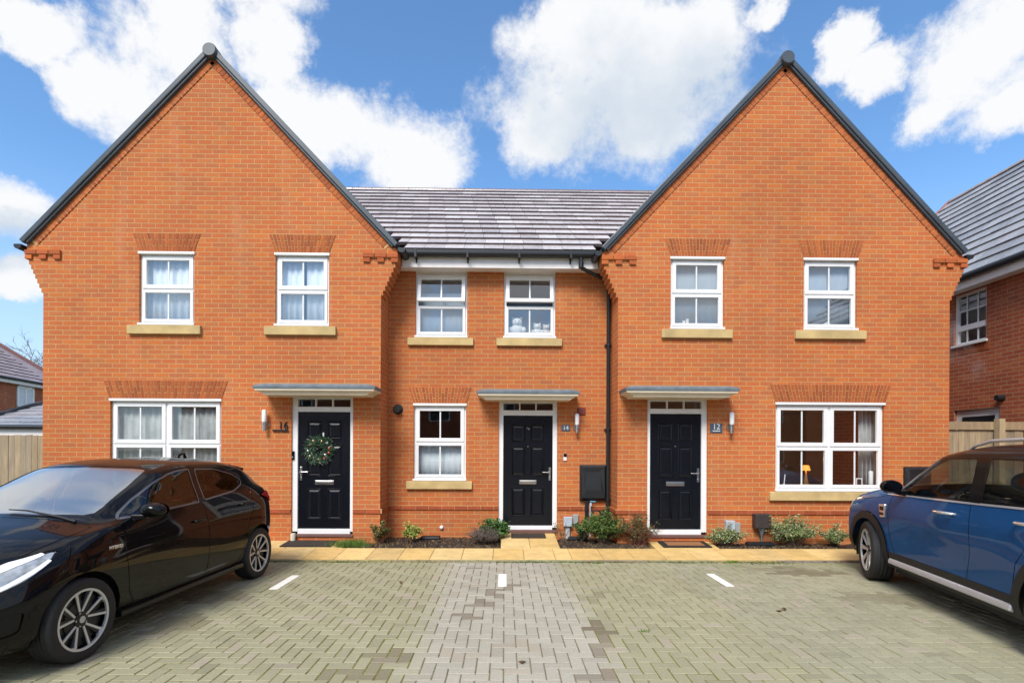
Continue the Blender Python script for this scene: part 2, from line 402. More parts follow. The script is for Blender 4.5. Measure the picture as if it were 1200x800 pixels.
def roof_tiles(mb, P, ux, us, nrm, W, L, gauge=.345, tw=.33, cols=None, thick=.036):
    """courses of flat interlocking tiles: P eave corner, ux along the eave, us up the slope"""
    nc = int(math.ceil(L/gauge)); nt = int(math.ceil(W/tw))
    for i in range(nc):
        s0 = i*gauge; s1 = min(L, s0+gauge+.03)
        for k in range(-1, nt+1):
            a = k*tw + (tw/2 if i % 2 else 0); b = a + tw - .006
            a, b = max(a, 0), min(b, W)
            if b - a < .02: continue
            f = random.uniform(.88, 1.10); c = random.choice(cols); c = tuple(x*f for x in c)
            dz = random.uniform(-.003, .003)
            A = P + ux*a + us*s0; B = P + ux*b + us*s0; C = P + ux*b + us*s1; D = P + ux*a + us*s1
            lo, hi = nrm*(thick+.016+dz), nrm*(thick*.55)
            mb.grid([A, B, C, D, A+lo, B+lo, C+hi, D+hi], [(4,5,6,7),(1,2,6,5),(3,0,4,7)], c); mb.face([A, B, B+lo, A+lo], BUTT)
TILE = [(0.56,0.51,0.51),(0.60,0.555,0.555),(0.53,0.48,0.48),(0.62,0.585,0.585),(0.50,0.45,0.455)]
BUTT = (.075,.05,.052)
def tile_mat(name, rough=.35):
    t = NT(name); a = t.add('ShaderNodeAttribute', attribute_name='tint')
    nz = t.noise(t.pos(), 14, 5, .65); n2 = t.noise(t.pos(), .9, 3, .6)
    c = t.mix(1.0, a.outputs['Color'], t.ramp(nz, [(.25,(.7,.7,.7)),(.75,(1.25,1.25,1.25))]), 'MULTIPLY')
    c = t.mix(t.ramp(n2, [(.55,(0,0,0)),(.8,(.5,.5,.5))]), c, (.36,.29,.295))
    t.set(Base_Color=c, Roughness=t.ramp(n2, [(.3,(rough*.75,)*3),(.7,(rough*1.4,)*3)]), Specular_IOR_Level=.75)
    t.bump(nz, .25, .004); return t.mat
M['tile'] = tile_mat('wet concrete tile', .30); M['tile_grey'] = tile_mat('wet grey tile', .28)

# ------------------------------------------------------------------ gabled house
def gable_house(name, label, px, holes_w, door, Yback=8.4):
    """px: xl, xr wall edges, apex, left and right eave tips (measured on the photo, turned into metres on the front plane)"""
    yv = YG - .075
    xl = atY(px['xl'], 450, YG).x; xr = atY(px['xr'], 450, YG).x
    ap = atY(*px['apex'], yv); tl = atY(*px['tl'], yv); tr = atY(*px['tr'], yv)
    xa = (xl + xr)/2*.4 + ap.x*.6; half = ((xa-tl.x)+(tr.x-xa))/2; ze = (tl.z+tr.z)/2; sl = (ap.z-ze)/half; L = math.hypot(1, sl)
    top = lambda x: ap.z - sl*abs(x-xa)                          # outer roof line
    t = thing(name, label, 'house', ((xl+xr)/2, YG, 0))
    co = .262; zc0 = .5525+.075*47; zk = zc0 + .075*7; z_top = lambda x: top(x) - .115
    wb = MB()
    zw = max(h[3] for h in holes_w)
    wall_cells(wb, xl, xr, -.1, zw, holes_w, YG)
    a, b = xl-co, xr+co
    wb.face([(a,YG,zk),(xl,YG,zk),(xl,YG,zw),(a,YG,zw)]); wb.face([(xr,YG,zk),(b,YG,zk),(b,YG,zw),(xr,YG,zw)])
    wb.face([(a,YG,zw),(b,YG,zw),(b,YG,z_top(b)),(xa,YG,z_top(xa)),(a,YG,z_top(a))])
    yb = YG + Yback
    wb.face([(xr,YG,-.1),(xr,yb,-.1),(xr,yb,zk+.3),(xr,YG,zk+.3)]); wb.face([(xl,yb,-.1),(xl,YG,-.1),(xl,YG,zk+.3),(xl,yb,zk+.3)])
    wb.face([(xr,yb,-.1),(xl,yb,-.1),(xl,yb,zk),(a,yb,zk),(a,yb,z_top(a)),(xa,yb,z_top(xa)),(b,yb,z_top(b)),(b,yb,zk),(xr,yb,zk)])
    wb.build('wall', M['brick'], t)
    for sg, xs in ((-1, xl), (1, xr)):                           # corbelled kneelers, one brick course per step
        c = MB()
        for i in range(7):
            o = co*(i+1)/8; z0 = zc0+.075*i
            lo, hi = (xs-o, xs) if sg < 0 else (xs, xs+o)
            c.box(lo, hi, YG, YG+.33, z0, z0+.075)
        lo, hi = (xs-co, xs) if sg < 0 else (xs, xs+co)
        zt = max(z_top(lo), z_top(hi)); zl = min(z_top(lo), z_top(hi))
        c.box(lo, hi, YG+.002, YG+.33, zk, zl)
        c.build('corbel', M['brick'], t)
        d = MB(); e = xs + sg*(co+.012)                            # dentil course
        for j in range(3):
            u0, u1 = e - sg*.225*j, e - sg*(.225*j+.108); d.box(min(u0,u1), max(u0,u1), YG-.030, YG+.01, zk+.004, zk+.071, spc(1.15))
        for j in range(3):
            u0, u1 = e - sg*.19*j, e - sg*(.19*j+.18); d.box(min(u0,u1), max(u0,u1), YG-.036, YG+.01, zk+.079, zk+.146, spc(1.15))
        u0, u1 = e, e - sg*.56; d.box(min(u0,u1), max(u0,u1), YG-.012, YG+.01, zk+.0715, zk+.0785, MORT)
        d.build('dentil_course', M['special'], t, bevel=.004)
    tiles = MB(); v = MB(); rk = MB()
    for sg in (-1, 1):
        dn = Vector((sg, 0, -sl))/L; nn = Vector((sg*sl, 0, 1))/L    # down the slope, outward
        A = Vector((xa, yv, ap.z)); ln = half*L
        # verge trim: upstand cap and lower dark strip, mitred at the apex
        def slab(s0, s1, n0, n1, y0, y1, mb, m=0, c=None):
            pts = []
            for y in (y0, y1):
                for s_, n_ in ((s0,n0),(s1,n0),(s1,n1),(s0,n1)):
                    p = A + dn*s_ + nn*n_; p.y = y; pts.append(p)
            if sg < 0: pts = [pts[i] for i in (1,0,3,2,5,4,7,6)]
            V = [pts[0],pts[1],pts[5],pts[4],pts[3],pts[2],pts[6],pts[7]]; mb.hexa(V, c, m)
        slab(.02, ln, -.080, 0, yv, yv+.14, v); slab(.06, ln-.03, -.114, -.0805, yv+.02, yv+.14, v)
        w_ = .098; n = int((ln-.25)/.075)
        slab(.14, ln-.10, -.114-w_, -.100, YG-.006, YG+.03, rk, 0, MORT)
        for i in range(n):
            s0 = .17+i*.075; slab(s0, s0+.060, -.116-w_, -.100, YG-.013, YG, rk, 0, spc(1.1))
        ux = Vector((0,1,0)); P = A + dn*ln - nn*.06; P.y = yv+.141
        roof_tiles(tiles, P, ux, -dn, nn, Yback, ln, cols=TILE)
    ah = 1.0; rk.prism([(xa-.085,ap.z-.27),(xa+.085,ap.z-.27),(xa,ap.z-.11)], YG-.010, YG+.02, spc(1.2), 0)
    rf = tiles.build('roof', M['tile'], t)
    v.build('verge', M['verge'], rf, bevel=.012)
    cap = MB(); cap.lathe([(.0,-.03),(.100,-.03),(.110,-.012),(.110,.3)], (xa, yv-.012, ap.z-.118), 'y', 24)
    cap.build('ridge_end_cap', M['verge'], rf, smooth=True, angle=40)
    rd = MB(); rd.tube([(xa,yv+.29,ap.z-.12),(xa,yb,ap.z-.12)], .115, 16); rd.build('ridge', M['tile'], rf)
    rk.build('raking_course', M['special'], t)
    for sg, tp in ((-1, xa-half), (1, xa+half)):                 # eaves gutter along the side wall
        g = MB(); xx = tp + sg*.045; pr = [(xx+.062*math.cos(q), ze-.075+.062*math.sin(q)) for q in [math.pi*(1+i/10) for i in range(11)]] + [(xx+.055, ze-.06), (xx-.055, ze-.06)]
        g.prism(pr, yv+.03, yb); g.build('gutter', M['dark_plastic'], t)
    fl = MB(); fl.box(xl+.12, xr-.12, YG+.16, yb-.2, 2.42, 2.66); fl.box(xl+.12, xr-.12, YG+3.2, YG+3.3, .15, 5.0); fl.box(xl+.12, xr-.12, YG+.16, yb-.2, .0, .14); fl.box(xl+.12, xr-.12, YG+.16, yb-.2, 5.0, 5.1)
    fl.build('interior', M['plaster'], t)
    return t, xl, xr
def big(px, Y): return rect(*px, Y)
# measured openings
LW1 = rect(163,298.5,227.5,380,YG); LW2 = rect(322.5,299,385.5,381.5,YG); LWG = rect(129,468.5,259,570,YG)
LD = rect(341.5,464,413.5,627,YG); LDl = rect(348,482,409.5,620,YG); LDf = rect(349,467.5,409,476.5,YG)
RW1 = rect(786,302.5,848.5,384,YG); RW2 = rect(942,303,1004.5,384.5,YG); RWG = rect(909,474,1036,574,YG)
RD = rect(758.5,464,829,627,YG); RDl = rect(762.5,485,822.6,620,YG); RDf = rect(763,469.5,822.3,478.3,YG)
def zap(r_, z0=None, z1=None): return (r_[0], r_[1], r_[2] if z0 is None else z0, r_[3] if z1 is None else z1)
WZ0 = (LW1[2]+LW2[2]+RW1[2]+RW2[2])/4; WZ1 = (LW1[3]+LW2[3]+RW1[3]+RW2[3])/4
LW1, LW2, RW1, RW2 = [zap(r_, WZ0, WZ1) for r_ in (LW1,LW2,RW1,RW2)]
GZ1 = (LWG[3]+RWG[3])/2; LWG = zap(LWG, RWG[2], GZ1); RWG = zap(RWG, None, GZ1)
for nm in ('D','Dl','Df'):
    a, b = globals()['L'+nm], globals()['R'+nm]; z0, z1 = (a[2]+b[2])/2, (a[3]+b[3])/2
    globals()['L'+nm] = zap(a, z0, z1); globals()['R'+nm] = zap(b, z0, z1)
PL = dict(xl=50.3, xr=446, apex=(245.3,51), tl=(24,277), tr=(469,288)); PR = dict(xl=724, xr=1112.5, apex=(922,60), tl=(707,291), tr=(1138,291))
hl, XL0, XL1 = gable_house('terraced_house', 'gabled brick house numbered 16 with a wreath on its black door', PL, [LW1, LW2, LWG, zap(LD, LD[2]-.03)], LD)
hr, XR0, XR1 = gable_house('terraced_house', 'gabled brick house numbered 12 with a lit lamp in its lower window', PR, [RW1, RW2, RWG, zap(RD, RD[2]-.03)], RD)
def up_win(house, rc, Y, glass='pane_up'):
    w = rc[1]-rc[0]; sz = rc[2]-.024
    fr = window(house, rc, Y, 1, glass, sill=(rc[0]-.155, rc[1]+.125, sz-.145, sz))
    arch(house, rc[0]-.005, rc[1]+.005, rc[0]-.105, rc[1]+.105, rc[3]+.030, rc[3]+.322, Y); return fr
def gr_win(house, rc, Y, splay=.11):
    sz = rc[2]-.024
    fr = window(house, rc, Y, 2, 'pane', sill=(rc[0]-.11, rc[1]+.11, sz-.145, sz))
    arch(house, rc[0]-.01, rc[1]+.01, rc[0]-splay, rc[1]+splay, rc[3]+.030, rc[3]+.322, Y); return fr
for h_, rc in ((hl,LW1),(hl,LW2),(hr,RW1),(hr,RW2)): up_win(h_, rc, YG)
for h_, rc in ((hl,LWG),(hr,RWG)): gr_win(h_, rc, YG)
front_door(hl, LD, LDl, LDf, YG, hinge_left=False)
front_door(hr, RD, RDl, RDf, YG, hinge_left=True)
yc_ = YG-.46
for h_, (a, b) in ((hl,(295,440)),(hr,(732.5,868))):
    c = rect(a,449.5,b,463,yc_); canopy(h_, c[0], c[1], 2.42, 2.562, YG)
ZS = .59
string_course(hl, [(XL0, LD[0]-.005), (LD[1]+.005, XL1+.03)], YG, ZS)
string_course(hr, [(XR0-.03, RD[0]-.005), (RD[1]+.005, XR1)], YG, ZS)
# returns of the string course on the two inner side walls
for h_, xx, sg in ((hl, XL1, 1), (hr, XR0, -1)):
    s_ = MB(); lo, hi = (xx, xx+.03) if sg > 0 else (xx-.03, xx)
    for y0, y1 in ((YG+.005, YG+.21), (YG+.22, YG+.43), (YG+.44, YC-.035)): s_.box(lo, hi, y0, y1, ZS-.034, ZS+.034, spc(.95))
    s_.build('string_course', M['special'], h_, bevel=.006)

# ------------------------------------------------------------------ recessed middle house
hm = thing('terraced_house', 'recessed middle brick house numbered 14 under a long tiled roof', 'house', ((XL1+XR0)/2, YC, 0))
CW1 = rect(486.8,320.5,547.5,394,YC); CW2 = rect(590.5,321,651,395,YC); CWG = rect(484.8,474.5,546,561.5,YC)
z0, z1 = (CW1[2]+CW2[2])/2, (CW1[3]+CW2[3])/2; CW1 = zap(CW1,z0,z1); CW2 = zap(CW2,z0,z1)
CD = rect(584.3,467.5,653,621.5,YC); CDl = rect(589.8,486.7,647.6,615.8,YC); CDf = rect(590,472,647.4,480.4,YC)
ZSOF = atY(585, 313.5, YC).z
wb = MB(); tall = [zap(CW1,None,ZSOF+.3), zap(CW2,None,ZSOF+.3)]
wall_cells(wb, XL1, XR0, -.1, ZSOF+.3, tall+[CWG, zap(CD, CD[2]-.03)], YC)
wb.build('wall', M['brick_mid'], hm)
wb = MB(); wb.face([(XR0,YC+7.8,-.1),(XL1,YC+7.8,-.1),(XL1,YC+7.8,5.0),(XR0,YC+7.8,5.0)]); wb.build('rear_wall', M['brick_mid'], hm)
for i, rc in enumerate((CW1, CW2)):
    sz = rc[2]-.024; fr = window(hm, rc, YC, 1, 'pane_up', sill=(rc[0]-.125, rc[1]+.11, sz-.135, sz), open_top=True, board=True)
    b = MB(); b.box(rc[0], rc[1], YC+.035, YC+.10, rc[3]+.003, ZSOF+.25); b.build('head_board', M['fascia'], fr)
sz = CWG[2]-.024; window(hm, CWG, YC, 1, 'pane', sill=(CWG[0]-.12, CWG[1]+.11, sz-.14, sz))
arch(hm, CWG[0]-.008, CWG[1]+.008, CWG[0]-.105, CWG[1]+.10, CWG[3]+.030, CWG[3]+.305, YC)
front_door(hm, CD, CDl, CDf, YC, hinge_left=True)
c = rect(558,454.5,680,466,YC-.46); canopy(hm, c[0], c[1], 2.42, 2.562, YC)
string_course(hm, [(XL1+.03, CD[0]-.005), (CD[1]+.005, XR0-.03)], YC, ZS)
ye = YC - .24
fz0, fz1 = atY(585, 314, ye).z, atY(585, 302, ye).z
gx0, gx1 = XL1+.268, XR0-.268
f = MB(); f.box(gx0+.003, gx1-.003, ye, ye+.02, fz0, fz1+.1); f.box(gx0+.003, gx1-.003, ye+.02, YC+.03, fz0+.012, fz0+.03)
f.box(XL1+.003, XL1+.265, YC-.235, YC+.03, fz0+.014, fz0+.028); f.box(XR0-.265, XR0-.003, YC-.235, YC+.03, fz0+.014, fz0+.028)
f.build('fascia', M['fascia'], hm, bevel=.003)
zg = atY(585, 297.5, ye-.06).z; g = MB(); yg = ye-.062
pr = [(yg+.064*math.cos(q), zg-.005+.055*math.sin(q)) for q in [math.pi*(1+i/10) for i in range(11)]]
def gutter_profile(x0, x1):
    P_ = pr + [(yg+.064, zg+.045), (yg+.055, zg+.045), (yg+.055, zg+.0), (yg-.055, zg+.0), (yg-.055,zg+.045), (yg-.064,zg+.045)]
    V = [(x0,a,b) for a,b in P_]+[(x1,a,b) for a,b in P_]; n = len(P_)
    g.grid(V, [tuple(range(n-1,-1,-1)), tuple(range(n,2*n))]+[(i,(i+1)%n,(i+1)%n+n,i+n) for i in range(n)])
gutter_profile(gx0-.06, gx1+.06)
for i in range(6):
    xx = gx0 + .25 + i*.86
    if xx < gx1: g.box(xx-.018, xx+.018, ye-.135, ye, zg-.085, zg+.05); g.box(xx-.012, xx+.012, ye-.02, ye-.001, zg-.14, zg-.07)
gut = g.build('gutter', M['dark_plastic'], hm)
dp = MB(); p0 = atY(681, 303, yg); p1 = atY(681, 312, yg); p2 = atY(713.5, 331.5, YC-.075)
x2 = p2.x
pts = [(p0.x,yg,zg-.05),(p0.x,yg,p1.z+.02),(p0.x+.02,yg+.01,p1.z-.03),(x2-.03,YC-.085,p2.z+.03),(x2,YC-.075,p2.z-.04),(x2,YC-.075,.08)]
dp.tube(pts, .034, 12)
for q in (1, 4): dp.tube([Vector(pts[q])+Vector((0,0,.05)), Vector(pts[q])-Vector((0,0,.05))], .043, 12)
for zz in (atY(714,405,YC).z, 1.95, .75): dp.box(x2-.06, x2+.06, YC-.045, YC-.001, zz-.014, zz+.014); dp.tube([(x2,YC-.075,zz-.02),(x2,YC-.075,zz+.02)], .042, 12)
dp.build('downpipe', M['dark_plastic'], hm, smooth=True, angle=40)
# long roof: ridge level with the gables' apexes
apz = atY(245.3, 51, YG-.075).z
us = Vector((0, 1, .74)).normalized(); nn = Vector((0, -.74, 1)).normalized()
P = Vector((XL1-2.6, ye-.075, zg+.03)); Ls = (apz-.10-P.z)/us.z
ge = MB()
tl = MB()
# only the stretch between the gables' verges is laid lower down; each course runs to the valley
nc = int(math.ceil(Ls/.345))
hipz = lambda z: max(0.0, z - atY(24, 277, YG-.075).z)
for i in range(nc):
    s0 = i*.345; s1 = min(Ls, s0+.375); zc = P.z + us.z*s0
    ex = min(2.5, hipz(zc)*1.0 + .02) - .05
    xa_, xb_ = XL1+.30 - ex, XR0-.30 + ex; k = 0; x = xa_ - (.165 if i % 2 else 0)
    while x < xb_:
        a, b = max(x, xa_), min(x+.324, xb_)
        if b - a > .02:
            c = random.choice(TILE); f_ = random.uniform(.88,1.1); c = tuple(q*f_ for q in c); dz = random.uniform(-.003,.003)
            A = Vector((a,P.y,P.z))+us*s0; B = Vector((b,P.y,P.z))+us*s0; C = Vector((b,P.y,P.z))+us*s1; D = Vector((a,P.y,P.z))+us*s1
            lo, hi = nn*(.052+dz), nn*.014
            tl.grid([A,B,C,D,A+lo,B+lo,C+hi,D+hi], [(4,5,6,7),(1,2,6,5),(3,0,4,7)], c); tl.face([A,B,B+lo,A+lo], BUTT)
        x += .33
yr = P.y + us.y*Ls; zr = P.z + us.z*Ls
tl.grid([(XL1-2.4,yr,zr),(XR0+2.4,yr,zr),(XR0+.3,yr+4.3,P.z),(XL1-.3,yr+4.3,P.z)], [(0,1,2,3)], (.22,.18,.2))
rf = tl.build('roof', M['tile'], hm)
rd = MB(); x = XL1-2.6
while x < XR0+2.6:
    rd.tube([(x,yr,zr-.065),(x+.438,yr,zr-.065)], .105, 14, c=tuple(q*random.uniform(.9,1.1) for q in (.16,.12,.12))); x += .45
rd.build('ridge', M['tile'], rf)
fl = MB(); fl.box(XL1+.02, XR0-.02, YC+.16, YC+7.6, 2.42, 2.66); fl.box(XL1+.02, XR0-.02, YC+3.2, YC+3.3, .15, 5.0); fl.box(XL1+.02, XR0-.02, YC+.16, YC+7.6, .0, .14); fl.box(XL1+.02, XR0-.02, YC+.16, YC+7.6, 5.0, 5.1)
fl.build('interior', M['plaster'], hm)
# ------------------------------------------------------------------ ground, paving, kerb, path, beds
YK = atZ(600, 658.5, .0).y                    # back edge of the block paving
YPI = 8.06                                    # inner edge of the slab path
def zpath(y): return .035 + max(0, (y - YK)) * .075
g = MB(); g.face([(-400,-400,-.06),(400,-400,-.06),(400,900,-.06),(-400,900,-.06)])
tag(g.build('ground', simple('far ground', (.09,.10,.06), .95, var=.3, scale=.5)), kind='structure')
# block paving laid in herringbone, every block a bevelled slab in one sheet
U = .1; rnd = random.Random(3); pv = MB()
def ell(x, y, cx, cy, rx, ry): return ((x-cx)/rx)**2 + ((y-cy)/ry)**2
stains_and_patches = []  # brown stains, plus patches along both cars' sides that darken the blocks
for px, py, rx, ry, k in ((545,722,.12,.10,.8),(566,706,.10,.20,.8),(580,694,.10,.16,.8),(600,686,.1,.14,.7),(462,768,.20,.10,.65),(430,790,.32,.10,.55),(700,735,.09,.30,.85),(708,760,.08,.15,.6),(712,790,.14,.08,.55),
                          (945,671,.55,.16,.75),(925,665,.3,.12,.5),(900,666,.3,.14,.4),(548,665,.18,.05,.7),(1040,700,.6,.25,.45),(700,700,.1,.2,.4),(250,700,.35,.3,.55),(205,730,.25,.3,.45),(1100,712,.35,.2,.4),(690,792,.2,.06,.5)):
    p = atZ(px, py, 0); stains_and_patches.append((p.x, p.y, rx, ry, k))
def blockcol(x, y):
    n = .5 + .5*math.sin(x*1.7+1.3*math.sin(y*1.1))*math.sin(y*1.3+.6)
    base = Vector((.308,.292,.188))                           # mossy cream grey
    clean = Vector((.375,.350,.290))                          # paler strip
    d = 1 - min(1, max(0, (abs(x-.05+.04*(y-5))-.62)/.28))
    if y < 3: d *= max(0, (y-1)/2)
    c = base.lerp(clean, d*.9)
    if x > 2.2: c = c.lerp(Vector((.298,.290,.205)), .6)
    c = c * (1 + .06*(n-.5))
    c = c * rnd.uniform(.93, 1.06)
    if rnd.random() < .06: c = c.lerp(Vector((.36,.31,.24)), .6)
    if rnd.random() < .04: c = c * .88
    mo = 0
    if y > YK-.75 and x > 2.6: mo = .55*(1-(YK-y)/.75)
    if x < -1.2 and y > YK-.5: mo = .35*(1-(YK-y)/.5)
    if mo and rnd.random() < .8: c = c.lerp(Vector((.20,.215,.085)), mo*rnd.uniform(.4,1.2))
    for sx, sy, rx, ry, k in stains_and_patches:
        e = ell(x, y, sx, sy, rx, ry) + rnd.uniform(-.35,.35)
        if e < 1: c = c.lerp(Vector((.115,.085,.05)), 0.9*k*(1-max(0,e)*.35))
    return tuple(c)
def block(x0, x1, y0, y1):
    y1 = min(y1, YK-.004)
    if y1 - y0 < .02: return
    j = .0042; b = .004; x0 += j; x1 -= j; y0 += j; y1 -= j
    zz = [rnd.gauss(0, .0012) for _ in range(4)]; h = rnd.gauss(0, .0012)
    T = [(x0+b,y0+b,h+zz[0]),(x1-b,y0+b,h+zz[1]),(x1-b,y1-b,h+zz[2]),(x0+b,y1-b,h+zz[3])]
    B = [(x0,y0,h-.004),(x1,y0,h-.004),(x1,y1,h-.004),(x0,y1,h-.004)]; G = [(x,y,-.03) for x,y,_ in B]
    pv.grid(T+B+G, [(0,1,2,3)]+[(i,4+i,4+(i+1)%4,(i+1)%4) for i in range(4)]+[(4+i,8+i,8+(i+1)%4,4+(i+1)%4) for i in range(4)], blockcol((x0+x1)/2,(y0+y1)/2))
X0, X1, NY = -125, 110, 74
for jy in range(-1, NY+46):                                  # rows counted from the kerb towards the street
    yt = YK - .004 - jy*U
    xr = (X0, X1) if jy < NY else (-60, 60)
    for ix in range(*xr):
        d = (ix - jy) % 4                                      # rows step right as they come nearer
        if d == 0: block(ix*U, (ix+2)*U, yt-U, yt)
        elif d == 3: block(ix*U, (ix+1)*U, yt-2*U, yt)
tag(pv.build('paving', tint_mat('concrete block paving', rough=.72, nscale=55, namp=.16, bump=.3, spec=.35, big=.07)), kind='structure')
j = MB(); j.face([(-12.6,-8,-.0055),(11.2,-8,-.0055),(11.2,YK,-.0055),(-12.6,YK,-.0055)])
t = NT('mossy joints'); n1 = t.noise(t.pos(), 1.1, 5, .65); n2 = t.noise(t.pos(), 30, 4, .7)
sx = t.add('ShaderNodeSeparateXYZ'); t.link(t.pos(), sx.inputs[0])
strip = t.math('LESS_THAN', t.math('ABSOLUTE', t.math('SUBTRACT', sx.outputs[0], .05)), .72)
moss = t.ramp(n2, [(.3,(.08,.065,.025)),(.55,(.20,.18,.035)),(.75,(.13,.15,.025))]); sand = t.ramp(n2, [(.3,(.12,.10,.075)),(.7,(.27,.24,.19))])
t.set(Base_Color=t.mix(t.math('MULTIPLY', t.math('ADD', strip, t.math('SUBTRACT', n1, .5), True), .75), moss, sand), Roughness=.95, Specular_IOR_Level=.1)
tag(j.build('paving_bed', t.mat), kind='structure')
# white bay markers painted on the blocks
for (a, b, c, d) in (((350,673.5),(336,673.5),(317,689.5),(333,689.5)), ((594.5,672),(585.5,672),(583,686.3),(592,686.3)), ((839,671.5),(830,672),(848,686.5),(857,686))):
    P4 = [atZ(*p, .004) for p in (a,b,c,d)]; cx = sum(p.x for p in P4)/4; cy = sum(p.y for p in P4)/4; hy = (P4[0].y+P4[1].y-P4[2].y-P4[3].y)/4
    m = MB(); n = 4
    for i in range(n):
        y0 = cy-hy+2*hy*i/n; y1 = cy-hy+2*hy*(i+1)/n-.008; m.box(cx-.051, cx+.051, y0, y1, -.01, .0055)
    tag(m.build('bay_marking', simple('white road paint', (.78,.77,.72), .7, var=.08, scale=40), bevel=.003), kind='structure')
# slab path rising gently to the doors
pt = MB(); SL = [(.62,.42,.16),(.66,.46,.19),(.60,.40,.15),(.67,.48,.21),(.62,.45,.20),(.57,.40,.17)]
def slab(x0, x1, y0, y1, zf=zpath):
    c = random.choice(SL); f_ = random.uniform(.95,1.04); c = tuple(q*f_ for q in c); g_ = .0028
    x0 += g_; x1 -= g_; y0 += g_; y1 -= g_
    pt.hexa([(x0,y0,-.05),(x1,y0,-.05),(x1,y1,-.05),(x0,y1,-.05),(x0,y0,zf(y0)),(x1,y0,zf(y0)),(x1,y1,zf(y1)),(x0,y1,zf(y1))], c)
jx = [atZ(px, 655, .05).x for px in (652, 671.5)]
x = jx[0] - .45*14; rs = random.Random(5)
while x < 5.6:
    w_ = .45 if abs(x-jx[0]) > .01 else jx[1]-jx[0]
    slab(x, x+w_, YK+.03, YPI); x += w_
pd = MB()
def approach(cx, w_, y1):
    y0 = YPI
    for a, b in ((cx-w_/2, cx), (cx, cx+w_/2)): slab(a, b, y0, y1, lambda y: zpath(y))
DXL = (LD[0]+LD[1])/2; DXC = (CD[0]+CD[1])/2; DXR = (RD[0]+RD[1])/2
approach(DXL-.42, 1.75, YG-.002); approach(DXC, .92, YC-.002); approach(DXR+.02, 1.0, YG-.002)
tag(pt.build('path', tint_mat('yellow sandstone slab', rough=.75, nscale=7, namp=.20, bump=.15, spec=.4, big=.12), bevel=.004), kind='structure')
kb = MB(); x = -8.0
while x < 6.6:
    kb.box(x+.003, x+.911, YK, YK+.029, -.05, .030+random.uniform(-.002,.002), tuple(q*random.uniform(.8,1.1) for q in (.30,.25,.15))); x += .915
tag(kb.build('kerb', tint_mat('mossy kerb edging', rough=.9, nscale=18, namp=.45, bump=.4), bevel=.005), kind='structure')
# planting beds: lumpy soil behind the path
def bed(name, x0, x1, y0, y1, zf):
    mb = MB(); nx = max(4, int((x1-x0)/.06)); ny = max(4, int((y1-y0)/.06)); V = []
    for i in range(nx+1):
        for k in range(ny+1):
            ex = min(i, nx-i, 2)/2
            V.append((x0+(x1-x0)*i/nx, y0+(y1-y0)*k/ny, zf + (random.gauss(0,.012)+.02*ex if 0<k else -.01)))
    mb.grid(V, [(i*(ny+1)+k,(i+1)*(ny+1)+k,(i+1)*(ny+1)+k+1,i*(ny+1)+k+1) for i in range(nx) for k in range(ny)])
    return tag(mb.build(name, M['soil'], smooth=True), kind='structure')
zb = .05
bed('soil', DXL+.5, DXC-.47, YPI+.005, YC+.02, zb); bed('soil', DXC+.47, DXR-.5, YPI+.005, YC+.02, zb); bed('soil', DXR+.53, XR1+.3, YPI+.005, YG+.02, zb); bed('soil', XL0-.3, DXL-1.3, YPI+.005, YG+.02, zb)
# bark chips and stones lying in the beds, and moss along the kerb
t_ = MB()
for i in range(2600):
    x = random.uniform(-3.1, 5.2)
    if abs(x-DXC) < .5 or abs(x-DXR) < .55 or abs(x-DXL)<.55: continue
    ymax = YC-.03 if XL1 < x < XR0 else YG-.03
    y = random.uniform(YPI+.03, ymax); s_ = random.uniform(.008,.022); z = zb+.028
    c = random.choice([(.05,.03,.02),(.09,.06,.035),(.03,.02,.015),(.16,.12,.07),(.07,.05,.03),(.20,.14,.07),(.12,.06,.03)])
    a = random.uniform(0,3.14); dx, dy = s_*math.cos(a), s_*math.sin(a)
    t_.hexa([(x-dx,y-dy,z-.02),(x+dy,y-dx,z-.02),(x+dx,y+dy,z-.02),(x-dy,y+dx,z-.02),(x-dx*.7,y-dy*.7,z+s_*.5),(x+dy*.6,y-dx*.6,z+s_*.4),(x+dx*.7,y+dy*.7,z+s_*.6),(x-dy*.6,y+dx*.6,z+s_*.5)], c)
tag(t_.build('bark_chips', M_tint0 if 'M_tint0' in globals() else tint_mat('bark chips', rough=.95)), 'loose dark bark chips and small stones scattered over the soil beds', 'bark', kind='stuff')
ms = MB()
for i in range(2600):
    x = random.uniform(-4.2, 4.6); n = math.sin(x*2.1)+math.sin(x*5.3+1)+math.sin(x*.9)
    if random.random() > .35 + .28*n: continue
    y = YK - abs(random.gauss(0,.018)) - (.12*random.random() if (x > 3.3 and random.random() < .5) else 0); h = random.uniform(.006,.022); r_ = random.uniform(.006,.016); a = random.uniform(0,6.28)
    c = random.choice([(.10,.13,.02),(.14,.16,.03),(.07,.10,.015),(.17,.16,.05)])
    ms.face([(x-r_*math.cos(a),y-r_*math.sin(a),.0),(x+r_*math.cos(a),y+r_*math.sin(a),.0),(x+random.gauss(0,.008),y+random.gauss(0,.008),h)], c)
for px, py, n_ in ((540*1.0,659,0),(541*1.0+0,660,0),(860,659,90),(756,740,12),(700,660,30)):
    p = atZ(px, py, 0)
    for i in range(n_):
        x = p.x+random.gauss(0,.04); y = min(YK-.005, p.y+random.gauss(0,.012)); a = random.uniform(0,6.28)
        ms.face([(x-.008*math.cos(a),y-.008*math.sin(a),0),(x+.008*math.cos(a),y+.008*math.sin(a),0),(x+random.gauss(0,.015),y,random.uniform(.015,.04))], (.13,.22,.03))
tag(ms.build('moss', tint_mat('moss', rough=.95)), 'green moss and weeds growing along the kerb line', 'moss', kind='stuff')
